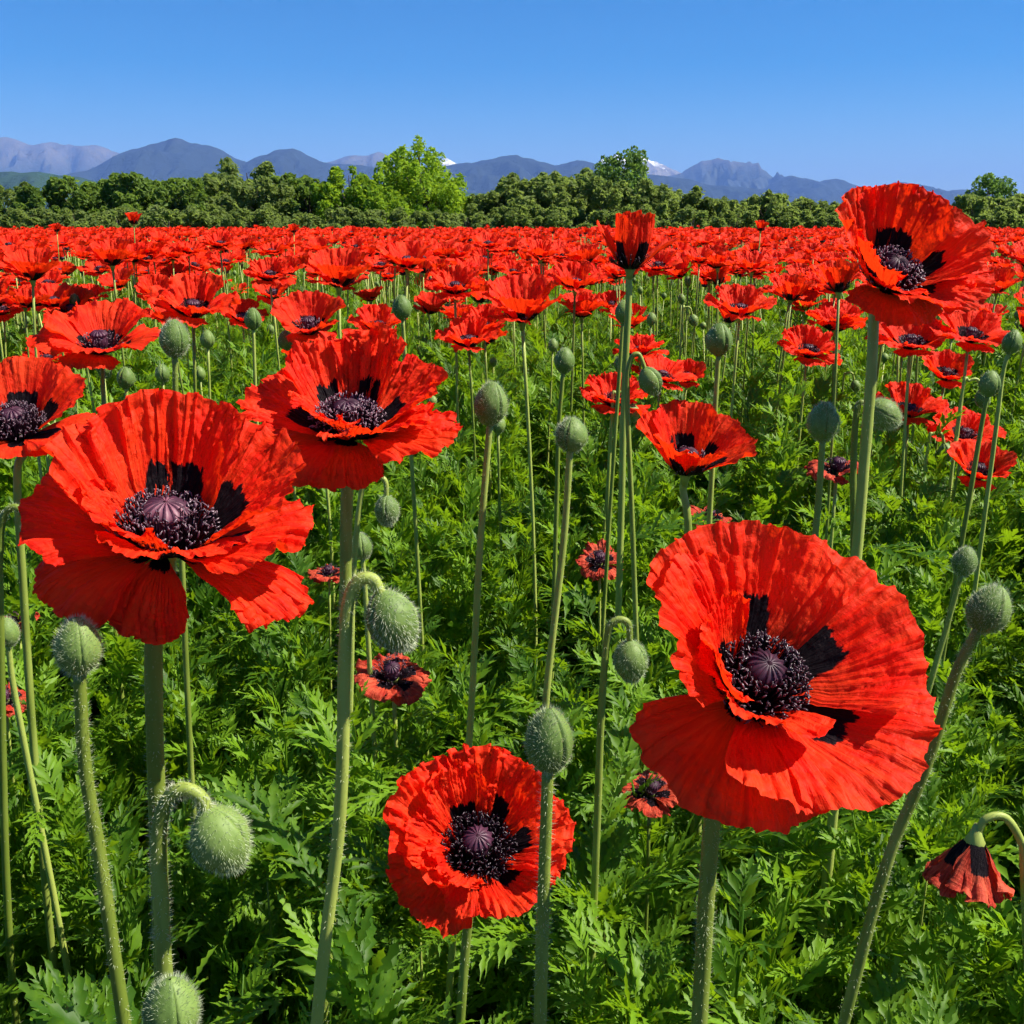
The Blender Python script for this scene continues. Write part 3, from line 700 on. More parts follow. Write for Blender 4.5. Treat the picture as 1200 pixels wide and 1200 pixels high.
# ---- medium flowers: shared variants ---------------------------------------
VAR_SPECS = {
 'bowl': [(90, 60, 0.076, (30, 60, 46)), (160, 56, 0.076, (28, 52, 34)), (25, 56, 0.076, (28, 52, 34)), (225, 52, 0.060, (30, 44, 18)), (300, 56, 0.060, (28, 42, 16)), (265, 46, 0.052, (18, 10, -18), -0.003)],
 'wide': [(95, 54, 0.080, (28, 56, 40)), (48, 50, 0.078, (26, 50, 28)), (145, 50, 0.080, (24, 46, 22)), (5, 48, 0.084, (16, 28, 2), -0.001), (185, 46, 0.084, (16, 26, 0), -0.002), (235, 54, 0.062, (26, 34, 0)), (300, 56, 0.062, (24, 30, -6)), (268, 44, 0.058, (16, 4, -26), -0.003)],
 'fan': [(90, 66, 0.082, (38, 66, 58)), (150, 54, 0.080, (36, 62, 48)), (30, 54, 0.080, (36, 62, 48)), (205, 48, 0.074, (28, 46, 22)), (335, 48, 0.074, (28, 46, 22)), (270, 62, 0.064, (36, 58, 40)), (245, 40, 0.058, (22, 20, -14), -0.003)],
 'ruffle': [(70, 52, 0.078, (32, 62, 60)), (120, 52, 0.080, (34, 64, 54)), (175, 50, 0.082, (22, 36, 8)), (15, 50, 0.082, (24, 38, 12)), (230, 52, 0.062, (30, 50, 32)), (320, 54, 0.064, (28, 44, 22)), (275, 48, 0.058, (20, 14, -18), -0.003)],
 'cup': [(80, 58, 0.068, (42, 74, 70)), (160, 56, 0.066, (40, 70, 62)), (240, 56, 0.062, (42, 72, 66)), (320, 56, 0.064, (40, 68, 60)), (20, 46, 0.068, (36, 58, 44), -0.001)],
 'shaggy': [(100, 48, 0.076, (34, 64, 44)), (55, 46, 0.076, (32, 58, 36)), (10, 44, 0.074, (26, 42, 0)), (150, 46, 0.076, (32, 56, 32)), (195, 44, 0.074, (24, 38, -6)), (245, 50, 0.060, (32, 46, 6)), (300, 52, 0.060, (30, 42, 0)), (270, 42, 0.058, (18, 8, -32), -0.003), (345, 38, 0.072, (16, 10, -24), -0.003)],
}
RUF = {'bowl': 1.3, 'wide': 1.45, 'fan': 1.25, 'ruffle': 1.7, 'cup': 1.0, 'shaggy': 1.9}
def variant(spec, seed, res, ruf, mat=None): return [petal_mesh('petal', p[0] + (seed * 37) % 23 - 11, p[1], p[2], p[3], seed + i * 3.3, res[0], res[1], ruf, p[4] if len(p) > 4 else 0, 0, mat or (M_PETAL_OUT if len(p) > 4 and p[4] <= -0.0025 else M_PETAL_MID), 1.3) for i, p in enumerate(spec)]
VAR = {k: [variant(s, 400 + 17 * j + 5 * q, (46, 30), RUF[k]) for q in range(3)] for j, (k, s) in enumerate(VAR_SPECS.items())}
V_WITH = [variant([(20, 44, 0.052, (30, 20, -30)), (90, 44, 0.056, (40, 40, 0)), (160, 44, 0.052, (30, 24, -30)), (230, 44, 0.05, (20, 0, -60)), (300, 44, 0.052, (20, 6, -50))], 500 + 9 * q, (32, 22), 2.6, M_WITHER) for q in range(2)]
USTEM = []
for i in range(4):
    rg = np.random.default_rng(600 + i); bx, by = rg.normal(0, 0.02, 2); zz = np.linspace(-0.03, 0.995, 10)
    C = np.stack([bx * np.sin(np.pi * zz), by * np.sin(np.pi * zz), zz], -1)
    V, F, uv = tube(C, np.linspace(0.0036, 0.0028, 10), 7); USTEM.append(mk('stem', V, F, uv, [M_STEM]))
_rc = Geo(); V, F, uv = tube(np.array([[0, 0, -0.012], [0, 0, -0.004], [0, 0, 0.003], [0, 0, 0.009]]), [0.0036, 0.0052, 0.0085, 0.007], 8); _rc.add(V, F)
RECEP = _rc.mesh('receptacle', [M_STEM])

mrng = random.Random(21)
n_indiv = [8]
def mid_poppy(head, n_axis, kind, size, label, group=None, lean=(0, 0), leaves=0, roll=0.0, withered=False):
    head = Vector(head); base = Vector((head.x - lean[0] * head.z, head.y - lean[1] * head.z, 0))
    t = thing('poppy', base, label, 'poppy', group)
    rel = head - base
    st = obj('stem', USTEM[mrng.randrange(4)], t)
    sh = Matrix.Identity(4); sh[0][2], sh[1][2], sh[2][2] = rel.x, rel.y, rel.z
    ln = rel.length; q = rel.to_track_quat('Z', 'Y').to_matrix().to_4x4()
    st.matrix_basis = q @ Matrix.Diagonal((size, size, ln, 1))
    M = axis_matrix(rel, n_axis, roll, size)
    ps = V_WITH[mrng.randrange(2)] if withered else VAR[kind][mrng.randrange(3)]
    for me in ps: obj('petal', me, t, M)
    obj('receptacle', RECEP, t, M)
    cp = obj('seed_capsule', CAP_D, t, M @ Matrix.Translation((0, 0, 0.004))); obj('stigma_disc', STG_D, cp, Matrix.Translation((0, 0, 0.0225)))
    s = obj('stamens', ST_MID, t, M @ Matrix.Rotation(mrng.uniform(0, 6), 4, 'Z')); s['kind'] = 'stuff'
    C = [base * (1 - k / 12) + head * (k / 12) for k in range(13)]
    if leaves: stem_leaves(t, C, leaves, 0.55, 0.1, (0.5, 0.85))
    n_indiv[0] += 1
    return t
# px, py (middle of the head), width in px, kind, lean right, lean to camera, true width in m, label
MIDS = [
 (612, 356, 114, 'fan', 0.0, 0.12, .15, 'fan shaped red poppy with one black throat standing alone above tall bare stem'),
 (115, 388, 138, 'wide', 0.02, 0.20, .16, 'wide spreading red poppy just above the pale round bud at its side'),
 (226, 352, 106, 'ruffle', 0.12, 0.22, .15, 'ruffled red poppy leaning over the upright bristly bud'),
 (361, 372, 104, 'bowl', 0.0, 0.30, .15, 'red poppy half hidden behind the torn petals of the large ragged poppy'),
 (396, 318, 96, 'fan', 0.0, 0.08, .15, 'dark throated red poppy above the half hidden one behind the ragged poppy'),
 (477, 300, 80, 'bowl', 0.0, 0.12, .15, 'broad red poppy straight below the tall bright green tree'),
 (533, 330, 80, 'shaggy', 0.0, 0.12, .15, 'shaggy red poppy between the lone fan shaped poppy and the bright tree'),
 (549, 393, 76, 'ruffle', -0.03, 0.14, .14, 'small shaggy red poppy under the fan shaped poppy, beside the ragged one'),
 (315, 317, 66, 'shaggy', 0.0, 0.16, .15, 'shaggy red poppy in front of the dark hedge beside dark throated one'),
 (130, 298, 68, 'fan', 0.0, 0.05, .15, 'dark centred red poppy in front of the dark rounded bushes'),
 (36, 313, 80, 'fan', 0.0, 0.06, .15, 'dark throated red poppy on a thin stem over the wide spreading poppy'),
 (868, 356, 82, 'ruffle', 0.0, 0.12, .15, 'ruffled red poppy beside the bud below the low hedge'),
 (948, 404, 82, 'shaggy', 0.05, 0.20, .15, 'drooping shaggy red poppy left of the tall cupped one'),
 (720, 460, 90, 'shaggy', 0.06, 0.10, .14, 'loose petalled red poppy crossed by tall green stems'),
 (806, 437, 54, 'bowl', 0.0, 0.32, .12, 'small round red poppy above the funnel shaped one'),
 (1068, 392, 92, 'wide', -0.05, 0.12, .15, 'flat spreading red poppy right under the tall cupped one'),
 (1140, 384, 92, 'wide', 0.08, 0.22, .15, 'flat spreading red poppy beside the small bud near the tall cupped one'),
 (1110, 432, 74, 'bowl', 0.0, 0.30, .13, 'round open red poppy below two flat spreading poppies'),
 (1068, 474, 82, 'ruffle', 0.05, 0.20, .14, 'ruffled red poppy in front of a thin leaning stem'),
 (1132, 502, 82, 'wide', 0.0, 0.20, .14, 'flat red poppy directly above the lowest of the clustered poppies'),
 (1149, 544, 94, 'bowl', 0.06, 0.26, .14, 'lowest red poppy of the cluster under the tall cupped one'),
 (674, 326, 74, 'ruffle', 0.0, 0.10, .15, 'ruffled red poppy touching the narrow tulip shaped one'),
 (156, 256, 34, 'cup', 0.0, 0.05, .11, 'small red poppy on a tall stem standing highest before the dark bushes'),
 (257, 282, 52, 'shaggy', 0.0, 0.08, .15, 'shaggy red poppy raised over the crowd below the tall olive tree'),
 (344, 268, 24, 'cup', 0.0, 0.2, .11, 'little red poppy on thin stem left of the smaller bright tree'),
 (411, 271, 26, 'bowl', 0.0, 0.2, .11, 'little red poppy on thin stem below the smaller bright tree'),
 (892, 265, 30, 'cup', 0.05, 0.1, .11, 'small red poppy raised alone before the low olive hedge'),
 (686, 271, 18, 'cup', 0.0, 0.1, .10, 'tiny red poppy with a thin stem left of the tulip shaped one'),
 (648, 270, 17, 'cup', 0.0, 0.1, .10, 'tiny round red poppy before the olive hedge under the snowy peaks'),
 (983, 325, 90, 'cup', -0.1, 0.05, .12, 'shadowed cupped red poppy tucked behind the tall cupped one'),
 (66, 267, 24, 'cup', 0.0, 0.1, .11, 'little red poppy raised before the hedge near the green foothill'),
 (572, 282, 46, 'wide', 0.0, 0.08, .15, 'wide red poppy in the crowd just beside the bright tree'),
 (455, 320, 40, 'bowl', 0.0, 0.1, .13, 'small red poppy tucked under the broad one below bright tree'),
 (820, 300, 46, 'bowl', 0.0, 0.1, .13, 'open red poppy right of the tulip shaped one'),
 (885, 312, 58, 'shaggy', 0.0, 0.1, .15, 'shaggy red poppy above the ruffled one below the low hedge'),
 (930, 335, 60, 'wide', 0.0, 0.12, .15, 'wide red poppy left of the tall cupped one'),
]
for px, py, w, kind, lr, lc, size, label in MIDS:
    d = size * FPX / w; sc = size / 0.15
    n = Vector((lr, -lc, 1)).normalized(); hd = at_depth(px, py, d) - n * 0.030 * sc
    mid_poppy(hd, n, kind, sc, label, None, (lr * 0.4 + mrng.uniform(-.04, .04), mrng.uniform(-.04, .04)), 2 if d < 2.2 else 0, mrng.uniform(-0.25, 0.25))
for px, py, w, lr, lc, label in [(460, 790, 100, 0.0, 0.5, 'withered dark red poppy low among leaves under the nodding hairy bud'), (703, 655, 62, 0.0, 0.3, 'crumpled faded poppy low among leaves between two tall bud stems'),
        (765, 922, 62, 0.2, 0.4, 'crumpled dark red poppy deep in the leaves below the broad open poppy'), (832, 605, 60, 0.0, 0.2, 'faded crumpled poppy behind the top of the broad open poppy'),
        (982, 548, 78, 0.05, 0.25, 'ragged faded red poppy behind two upright buds'), (4, 815, 60, 0.1, 0.4, 'crumpled orange red poppy low in the leaves below the huge ruffled poppy'),
        (20, 722, 55, 0.1, 0.2, 'faded salmon poppy behind the small bud near the huge ruffled poppy'), (385, 668, 52, 0.0, 0.3, 'small crumpled red poppy behind the large ragged poppy stem')]:
    d0 = 0.105 * FPX / w; rr = ray(px, py); d = min(d0, (CAM_H - 0.50) / -rr.z); n = Vector((lr, -lc, 1)).normalized(); hd = at_depth(px, py, d) - n * 0.012
    mid_poppy(hd, n, 'bowl', max(0.6, 0.95 * d / d0), label, None, (0.03, 0.02), 2, mrng.uniform(0, 6), True)
# hanging spent flower on a hooked stem
Y = at_depth(1145, 1010, 0.85).y
hk = [at_y(1196, 985, Y), at_y(1178, 958, Y), at_y(1155, 960, Y)]
poppy(at_y(1143, 982, Y), (-0.12, -0.15, -0.95), [(90, 56, 0.050, (50, 66, 52)), (180, 52, 0.052, (50, 66, 54)), (270, 56, 0.050, (48, 64, 50)), (0, 52, 0.052, (50, 66, 54))],
      'spent dull red poppy hanging upside down from a hooked stem', [(1200, 1010), (1205, 1190)], Y, hi=False, seed=9, mat=M_WITHER, hook=hk, ruffle=1.8, res=(48, 32), no_centre=True, hairs=120, stem_r=(0.004, 0.003), leaves=2, zleaf=0.45)

# ------------------------------------------------------------------ buds
def bud_meshes(seed, L, W, hairs, res=1.0):
    """three sepals with raised seams, plus bristles; +z points to the tip"""
    rg = np.random.default_rng(seed); out = []
    nz, na = int(22 * res) + 6, int(16 * res) + 4
    t = np.linspace(0, 1, nz); prof = np.sin(np.pi * t ** 0.92) ** 0.62; prof[0] = 0.16; prof[-1] = 0.03
    for k in range(3):
        a0 = k * 2 * np.pi / 3 + rg.uniform(-0.08, 0.08)
        u = np.linspace(-1, 1, na); aa = a0 + u * (np.pi / 3 + 0.05)
        T, A = np.meshgrid(t, aa, indexing='ij'); Uu = np.abs(np.meshgrid(t, u, indexing='ij')[1])
        r = W / 2 * prof[:, None] * (1 - 0.20 * Uu ** 8 + 0.085 * np.exp(-((Uu - 0.84) / 0.10) ** 2) + 0.018 * pn(A * 6, T * 9, seed) + 0.012 * pn(A * 18, T * 24, seed + 2))
        r = r + 0.0007 * (k % 2)
        V = np.stack([r * np.cos(A), r * np.sin(A), T * L], -1)
        out.append(mk('sepal', V.reshape(-1, 3), grid_faces(nz, na), None, [M_BUD]))
    V, F = [], []
    for i in range(hairs):
        tt = rg.uniform(0.04, 0.97); a = rg.uniform(0, 2 * np.pi); rr = W / 2 * np.interp(tt, t, prof) * 0.97
        sl = (np.interp(tt + 0.02, t, prof) - np.interp(tt - 0.02, t, prof)) / 0.04 * W / 2 / L
        o = np.array([math.cos(a), math.sin(a), -sl]); o /= np.linalg.norm(o)
        dd = o + np.array([0, 0, rg.uniform(0.0, 0.9)]) + rg.normal(0, 0.15, 3); dd /= np.linalg.norm(dd)
        b = np.array([math.cos(a) * rr, math.sin(a) * rr, tt * L]); s = np.cross(dd, o + rg.normal(0, 0.3, 3)); s /= np.linalg.norm(s) + 1e-9
        w = 0.00014 * max(1.0, 1.0 if res >= 1 else 1.6); l = rg.uniform(0.0016, 0.0042)
        V += [b - s * w, b + s * w, b + dd * l]; F.append([3 * i, 3 * i + 1, 3 * i + 2])
    return out, mk('bristles', V, F, None, [M_HAIR])
BUD_HI = [bud_meshes(700 + i, 0.037, 0.0265, 1900) for i in range(4)]
BUD_MID = [bud_meshes(720 + i, 0.036, 0.0265, 260, 0.5) for i in range(3)]
brng = random.Random(4)
def bud(C, label, seed, scale=1.0, hi=True, hairs=0, group=None, leaves=0, r=(0.0036, 0.0026), zleaf=0.55, fat=1.0):
    C = np.asarray(C); t = thing('poppy_bud', tuple(C[0] + np.array([0, 0, 0.015])), label, 'flower bud', group)
    stem_part(t, C, r[0], r[1], hairs, seed, 8 if hi else 6, 0.0032)
    ax = Vector(C[-1] - C[-3]).normalized(); B = (BUD_HI if hi else BUD_MID); sep, hr = B[seed % len(B)]
    x = Vector((1, 0, 0)); x = (x - ax * x.dot(ax)).normalized(); y = ax.cross(x)
    M = Matrix.Translation(Vector(C[-1]) - t.location - ax * 0.0015) @ Matrix((x, y, ax)).transposed().to_4x4() @ Matrix.Rotation(seed * 1.1, 4, 'Z') @ Matrix.Diagonal((scale * fat, scale * fat, scale, 1))
    for me in sep: obj('sepal', me, t, M)
    h = obj('bristles', hr, t, M); h['kind'] = 'stuff'
    stem_leaves(t, C, leaves, zleaf)
    return t
# (depth, stem way-points bottom -> tip in px, scale, hi, leaves, label); the last way-point is where the bud sits on its stem
BUDS = [
 (0.50, [(145, 1195), (118, 1010), (100, 900), (93, 788)], 0.82, 1, 3, 'upright round hairy bud under the huge ruffled poppy', 1.0),
 (0.52, [(372, 1190), (398, 960), (404, 760), (409, 702), (421, 680), (437, 679), (446, 696)], 0.95, 1, 1, 'large nodding hairy bud hanging from hooked stem beside the ragged poppy stem', 1.0),
 (0.80, [(540, 980), (551, 850), (562, 650), (574, 497)], 0.95, 1, 3, 'upright ribbed bud on a long stem in front of the leafy middle', 1.0),
 (0.80, [(636, 960), (640, 820), (660, 640), (668, 528)], 0.76, 1, 3, 'short round bud on long curved stem beside the ribbed one', 1.2),
 (0.50, [(633, 1195), (637, 1050), (642, 902)], 0.93, 1, 2, 'dark ribbed upright bud right in front of the low pleated poppy', 0.9),
 (0.46, [(197, 1195), (190, 1080), (186, 985), (195, 940), (213, 925), (233, 932), (243, 950)], 0.92, 1, 2, 'large nodding hairy bud hanging beside thick stem of the huge poppy', 1.05),
 (1.00, [(208, 520), (205, 418)], 1.02, 1, 1, 'upright pale hairy bud just under the leaning ruffled poppy', 1.0),
 (0.92, [(945, 720), (958, 600), (964, 516)], 0.98, 1, 2, 'dark upright bud left of the tall poppy stem', 1.05),
 (0.98, [(1000, 720), (1000, 560), (1003, 490), (1008, 472), (1018, 476)], 1.0, 1, 1, 'nodding pale bud behind the tall poppy stem', 1.1),
 (0.60, [(990, 1195), (1040, 1010), (1085, 900), (1120, 790), (1146, 738)], 0.82, 1, 3, 'upright hairy bud on long leaning stem beside the broad open poppy', 1.05),
 (1.08, [(1085, 820), (1108, 740), (1126, 674)], 0.90, 1, 1, 'smaller upright bud just behind the hairy one on a leaning stem', 1.0),
 (0.86, [(700, 960), (705, 830), (712, 745), (722, 727), (736, 730), (738, 752)], 1.05, 1, 2, 'nodding bud hanging from thin hook left of the broad open poppy', 1.0),
 (1.10, [(412, 760), (415, 660), (424, 575), (437, 558), (451, 563), (453, 582)], 0.95, 1, 1, 'nodding bud on thin hook below the ragged poppy', 1.0),
 (1.20, [(432, 760), (428, 690), (425, 655)], 0.90, 1, 0, 'small bud half hidden behind stems below the ragged poppy', 1.0),
 (0.86, [(0, 720), (0, 640), (5, 604), (18, 594), (32, 608)], 0.93, 1, 1, 'nodding bud on arched stem beside left petals of the huge poppy', 1.0),
 (1.20, [(742, 640), (735, 470), (738, 425), (748, 415), (756, 432)], 1.0, 0, 1, 'nodding bud on hook between tall stems left of the funnel shaped poppy', 1.0),
 (1.30, [(652, 600), (655, 500), (660, 437)], 0.95, 0, 0, 'small upright bud below the lone fan shaped poppy', 1.0),
 (1.10, [(834, 560), (838, 480), (842, 416)], 1.0, 0, 0, 'upright bud on straight stem under the ruffled poppy near low hedge', 1.05),
 (1.40, [(478, 470), (472, 374)], 0.95, 0, 0, 'upright bud right under the broad poppy below the bright tree', 1.0),
 (0.44, [(210, 1350), (203, 1216)], 0.85, 1, 0, 'hairy bud top peeking up beneath the large nodding bud', 1.0),
 (1.00, [(30, 880), (15, 800), (10, 757)], 0.85, 1, 0, 'small smooth bud before the faded salmon poppy', 0.95),
 (1.30, [(1140, 560), (1150, 500), (1157, 464)], 0.95, 0, 0, 'small bud on thin stem beside round open poppy', 1.0),
 (1.40, [(1165, 520), (1175, 440), (1182, 414)], 0.95, 0, 0, 'small bud next to flat spreading poppy near tall cupped one', 1.0),
 (1.55, [(300, 470), (297, 386)], 0.95, 0, 0, 'small bud between leaning ruffled poppy and half hidden one', 1.0),
 (1.55, [(150, 500), (148, 455)], 0.95, 0, 0, 'small bud just above the back petals of the huge poppy', 1.0),
 (1.50, [(725, 450), (730, 378)], 0.95, 0, 0, 'small bud close under the tulip shaped poppy', 1.0),
]
for i, (d, pts, sc, hi, lv, label, fat) in enumerate(BUDS):
    Y = at_depth(pts[-1][0], pts[-1][1], d).y
    C = stem_curve(np.array(at_y(*pts[-1], Y)), [p for p in pts[:-1]][::-1], Y, 10)
    bud(C, label, i, sc, bool(hi), 1300 if d < 0.7 else (400 if hi else 0), None, lv, (0.0040, 0.0030) if d < 0.7 else (0.0036, 0.0027), fat=fat)
# field buds a little further back
for i in range(46):
    d = 1.7 + 4.2 * brng.random() ** 1.2; px = brng.uniform(-40, 1240); z = brng.uniform(0.60, 0.82)
    p = at_depth(px, 300, d); X, Y = p.x, p.y
    C = [np.array([X + brng.uniform(-.04, .04), Y, -0.015]), np.array([X, Y, z * 0.6]), np.array([X + brng.uniform(-.01, .01), Y, z])]
    if i % 3 == 0:
        C += [np.array([X + 0.008, Y, z + 0.022]), np.array([X + 0.024, Y, z + 0.024]), np.array([X + 0.032, Y, z + 0.004])]
        bud(catmull(C, 5), 'small nodding green bud on hooked stem among the crowded poppies', i, 1.0, False, 0, 'nodding buds in the middle of the field')
    else:
        bud(catmull(C, 5), 'small upright green bud standing among the crowded poppies', i, 1.0, False, 0, 'upright buds in the middle of the field')

# ------------------------------------------------------------------ filler poppies: individuals up to 300, the rest as one mass
KINDS = ['bowl', 'wide', 'fan', 'ruffle', 'cup', 'shaggy']
KL = {'bowl': 'round bowl shaped', 'wide': 'flat wide spread', 'fan': 'fan shaped dark throated', 'ruffle': 'tall ruffled', 'cup': 'half open cupped', 'shaggy': 'shaggy drooping'}
frng = random.Random(77)
N_IND = 300 - n_indiv[0]
cand = []
for i in range(N_IND):
    u = (i + frng.random()) / N_IND
    d = math.sqrt(2.2 ** 2 + u * (5.3 ** 2 - 2.2 ** 2)); px = frng.uniform(-90, 1290)
    cand.append((d, px))
for d, px in cand:
    kind = frng.choice(KINDS); p = at_depth(px, 300, d); z = 0.835 + frng.gauss(0, 0.05) - (0.10 * frng.random() if d < 3.4 else 0)
    far = d > 4.1
    lab = f'{KL[kind]} red poppy in the crowded ' + ('band halfway to the hedge' if far else 'rows behind the large flowers')
    grp = f'{KL[kind]} poppies ' + ('halfway to the hedge' if far else 'behind the large flowers')
    n = Vector((frng.gauss(0, 0.13), frng.gauss(-0.06, 0.13), 1)).normalized()
    mid_poppy((p.x, p.y, min(z, 0.91)), n, kind, frng.uniform(0.82, 1.08), lab, grp, (frng.uniform(-.06, .06), frng.uniform(-.06, .06)), 0, frng.uniform(-0.6, 0.6))

def src_coll(name, meshes):
    c = bpy.data.collections.new(name)
    for m in meshes: c.objects.link(bpy.data.objects.new(m.name, m))
    return c
def scatter(name, pts, rots, scl, idx, coll, label, cat):
    me = bpy.data.meshes.new(name); me.from_pydata(np.asarray(pts).tolist(), [], [])
    n = len(pts)
    a = me.attributes.new('rot', 'FLOAT_VECTOR', 'POINT'); a.data.foreach_set('vector', np.asarray(rots, np.float32).ravel())
    a = me.attributes.new('scl', 'FLOAT_VECTOR', 'POINT'); a.data.foreach_set('vector', np.asarray(scl, np.float32).ravel())
    a = me.attributes.new('idx', 'INT', 'POINT'); a.data.foreach_set('value', np.asarray(idx, np.int32))
    o = obj(name, me); tag(o, label, cat, None, 'stuff')
    ng = bpy.data.node_groups.new(name + '_scatter', 'GeometryNodeTree')
    ng.interface.new_socket('Geometry', in_out='INPUT', socket_type='NodeSocketGeometry')
    ng.interface.new_socket('Geometry', in_out='OUTPUT', socket_type='NodeSocketGeometry')
    L = ng.links.new; nn = ng.nodes.new
    gi, go = nn('NodeGroupInput'), nn('NodeGroupOutput'); ci = nn('GeometryNodeCollectionInfo'); ip = nn('GeometryNodeInstanceOnPoints')
    ci.inputs['Collection'].default_value = coll; ci.inputs['Separate Children'].default_value = True; ci.inputs['Reset Children'].default_value = True
    def na(nm, ty):
        q = nn('GeometryNodeInputNamedAttribute'); q.data_type = ty; q.inputs['Name'].default_value = nm; return q.outputs['Attribute']
    e2r = nn('FunctionNodeEulerToRotation'); L(na('rot', 'FLOAT_VECTOR'), e2r.inputs[0])
    L(gi.outputs[0], ip.inputs['Points']); L(ci.outputs[0], ip.inputs['Instance']); ip.inputs['Pick Instance'].default_value = True
    L(na('idx', 'INT'), ip.inputs['Instance Index']); L(e2r.outputs[0], ip.inputs['Rotation']); L(na('scl', 'FLOAT_VECTOR'), ip.inputs['Scale'])
    L(ip.outputs[0], go.inputs[0])
    md = o.modifiers.new('scatter', 'NODES'); md.node_group = ng
    return o

# one joined low-resolution flower with its stem (0.86 m tall)
def joined_poppy(kind, seed, res):
    g = Geo()
    for i, p in enumerate(VAR_SPECS[kind]):
        me = petal_mesh('tmp', p[0], p[1], p[2], p[3], seed + i * 2.7, res[0], res[1], RUF[kind], p[4] if len(p) > 4 else 0)
        V = np.empty(len(me.vertices) * 3); me.vertices.foreach_get('co', V); V = V.reshape(-1, 3) + np.array([0, 0, 0.86])
        U, Vv = np.meshgrid(np.linspace(-1, 1, res[0]), np.linspace(0, 1, res[1]) ** 0.9)
        g.add(V, grid_faces(res[1], res[0]), 0, np.stack([U * 0.5 + 0.5, Vv], -1).reshape(-1, 2)); bpy.data.meshes.remove(me)
    V, F, uv = tube(np.array([[0, 0, 0], [0.012, 0.008, 0.45], [0, 0, 0.865]]), [0.004, 0.0038, 0.0035], 5); g.add(V, F, 1)
    V, F, uv = tube(np.array([[0, 0, 0.862], [0, 0, 0.870], [0, 0, 0.879], [0, 0, 0.883]]), [0.012, 0.022, 0.019, 0.006], 9); g.add(V, F, 2)
    return g.mesh('field_poppy', [M_PETAL_MID, M_STEM, M_FIL])
FAR_P = [joined_poppy(k, 800 + 9 * i + 40 * q, (14, 10)) for i, k in enumerate(KINDS) for q in range(2)]
gb = Geo()
V, F, uv = tube(np.array([[0, 0, 0], [0.01, 0, 0.4], [0, 0, 0.72]]), [0.0038, 0.0034, 0.0028], 5); gb.add(V, F, 0)
tt = np.linspace(0, 1, 9); V, F, uv = tube(np.stack([tt * 0, tt * 0, 0.718 + tt * 0.038], -1), np.maximum(0.0135 * np.sin(np.pi * tt) ** 0.6, 0.001), 9); gb.add(V, F, 1)
FAR_B = gb.mesh('field_bud', [M_STEM, M_BUD])
rg = np.random.default_rng(99)
def wedge(n, y0, y1, power=1.0, wide=0.56, extra=1.2):
    """points spread evenly over the part of the field the lens sees, with a margin at both sides"""
    Y = np.sqrt(rg.uniform(0, 1, n) ** power * (y1 ** 2 - y0 ** 2) + y0 ** 2); X = rg.uniform(-1, 1, n) * (Y * wide + extra); return X, Y
n = 14500
X, Y = wedge(n, 5.1, 46.0, 1.15)
und = 0.03 * pn(X * 0.25, Y * 0.25, 3)
ss = rg.uniform(0.78, 1.08, n)
hz = rg.normal(0.955, 0.06, n) + und
scatter('poppy_field', np.stack([X, Y, 0 * X], -1), np.stack([rg.normal(0.06, 0.10, n), rg.normal(0, 0.09, n), rg.uniform(-0.8, 0.8, n)], -1),
        np.stack([ss, ss, hz], -1), rg.integers(0, len(FAR_P), n), src_coll('poppy_sources', FAR_P), 'dense red carpet of distant poppies reaching to the hedge', 'poppies')
n = 1500
X, Y = wedge(n, 3.2, 26.0, 1.3)
scatter('bud_field', np.stack([X, Y, 0 * X], -1), np.stack([rg.normal(0, 0.06, n), rg.normal(0, 0.06, n), rg.uniform(0, 6.28, n)], -1),
        np.stack([np.ones(n), np.ones(n), rg.uniform(0.78, 1.15, n)], -1), np.zeros(n), src_coll('bud_sources', [FAR_B]), 'pale green bud stems scattered thickly between the distant poppies', 'flower buds')

# ------------------------------------------------------------------ leafy ground cover
n = 2700
X, Y = wedge(n, 0.36, 3.4, 1.0, 0.60, 0.75)
sc = rg.uniform(0.82, 1.22, n) * np.interp(Y, [0.5, 0.9, 1.5, 2.8], [0.84, 0.98, 1.05, 1.28])
tilt = rg.normal(0, 0.14, (n, 2))
scatter('poppy_foliage', np.stack([X, Y, 0 * X], -1), np.stack([tilt[:, 0], tilt[:, 1], rg.uniform(0, 6.28, n)], -1), np.stack([sc, sc, sc * rg.uniform(0.85, 1.15, n)], -1),
        rg.integers(0, 8, n), src_coll('shoot_sources', SH_NEAR), 'dense feathery green poppy leaves covering the ground around the near flowers', 'foliage')
n = 13000
X, Y = wedge(n, 2.9, 24.0, 1.3, 0.58, 1.0)
sc = rg.uniform(0.85, 1.3, n)
scatter('poppy_foliage', np.stack([X, Y, 0 * X], -1), np.stack([rg.normal(0, 0.12, n), rg.normal(0, 0.12, n), rg.uniform(0, 6.28, n)], -1), np.stack([sc, sc, sc], -1),
        rg.integers(0, 5, n), src_coll('far_shoot_sources', SH_MID), 'green leaf mass between the stems of the distant poppies', 'foliage')

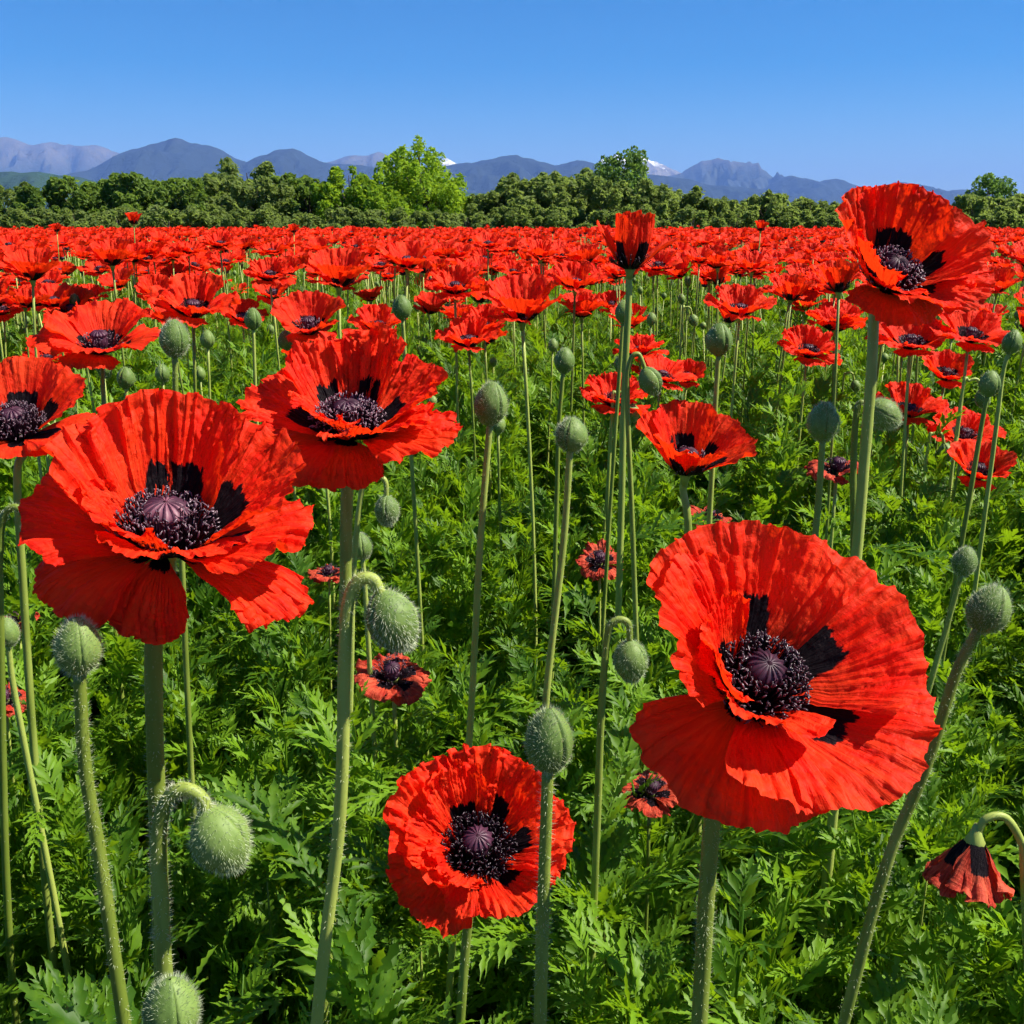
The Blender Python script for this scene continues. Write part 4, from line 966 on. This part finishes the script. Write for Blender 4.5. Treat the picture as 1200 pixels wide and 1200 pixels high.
# near leafy plants whose big arching leaves can be told apart
PLANTS = [(690, 1180, .66, 'leafy clump with arching toothed leaves right of the dark bud stem'), (900, 1150, .68, 'clump of long serrated leaves under the broad open poppy'), (1040, 1090, .74, 'clump of serrated leaves beside leaning bud stem'),
          (1150, 1120, .70, 'leafy clump below the hanging spent poppy'), (440, 1010, .76, 'clump of toothed leaves left of the low pleated poppy'), (330, 1150, .68, 'leafy clump beneath the thick stem of the ragged poppy'),
          (90, 1090, .70, 'leafy clump at the foot of the upright round bud'), (30, 1180, .66, 'clump of broad toothed leaves below the crumpled orange poppy'), (500, 1170, .68, 'leafy clump just under the low pleated poppy'),
          (780, 1020, .80, 'clump of feathery leaves left of the broad poppy stem'), (540, 700, 1.25, 'feathery leafy clump around the long stem of the ribbed bud'), (1120, 800, 1.0, 'feathery clump behind the leaning bud stem'),
          (300, 840, 1.0, 'feathery clump between the two thickest stems'), (480, 860, .95, 'feathery clump left of the ribbed bud stem'), (720, 880, .92, 'feathery clump beside the dark ribbed bud')]
for i, (px, py, d, label) in enumerate(PLANTS):
    p = at_depth(px, py, d); t = thing('poppy_plant', (p.x, p.y, 0), label, 'plant')
    C = catmull([[p.x, p.y, -0.015], [p.x + lrng.uniform(-.01, .01), p.y, p.z * 0.5], [p.x, p.y, p.z]], 6)
    C = C[:-4]
    stem_part(t, C, 0.0034, 0.0009, 0, i, 7)
    for q in range(15):
        z = p.z * (0.40 + 0.50 * (q + 1) / 15); pos = C[int(np.argmin(abs(C[:, 2] - z)))]
        leaf_part(t, pos, q * 2.4 + lrng.uniform(-.4, .4), rad(lrng.uniform(20, 60) + q * 1.6), lrng.uniform(0.34, 0.60), q + i)
    for q in range(3):
        lf = leaf_part(t, C[-3 - q], lrng.uniform(0, 6.28), rad(lrng.uniform(30, 60)), lrng.uniform(0.5, 0.8), 0); lf.data = LONG_LEAF[(q + i) % 4]

# ------------------------------------------------------------------ haze in the air
hm = bpy.data.materials.new('thin_haze'); hm.use_nodes = True; hnt = hm.node_tree; hnt.nodes.clear()
pv = hnt.nodes.new('ShaderNodeVolumePrincipled'); pv.inputs['Color'].default_value = (0.20, 0.385, 1.0, 1); pv.inputs['Absorption Color'].default_value = (0.11, 0.11, 0.11, 1)
pv.inputs['Density'].default_value = 4.7e-5; pv.inputs['Density Attribute'].default_value = ''; pv.inputs['Anisotropy'].default_value = 0.0
ho = hnt.nodes.new('ShaderNodeOutputMaterial'); hnt.links.new(pv.outputs[0], ho.inputs['Volume'])
try: hm.cycles.homogeneous_volume = True
except Exception: pass
hx, hy0, hy1, hz0, hz1 = 45000, -4000, 54000, -20, 2650
V = [(x, y, z) for z in (hz0, hz1) for x, y in ((-hx, hy0), (hx, hy0), (hx, hy1), (-hx, hy1))]
F = [[3, 2, 1, 0], [4, 5, 6, 7], [0, 1, 5, 4], [1, 2, 6, 5], [2, 3, 7, 6], [3, 0, 4, 7]]
hz_o = obj('haze', mk('haze', V, F, None, [hm], None, False)); tag(hz_o, 'thin blue summer haze in front of the distant mountains', 'haze', None, 'stuff')
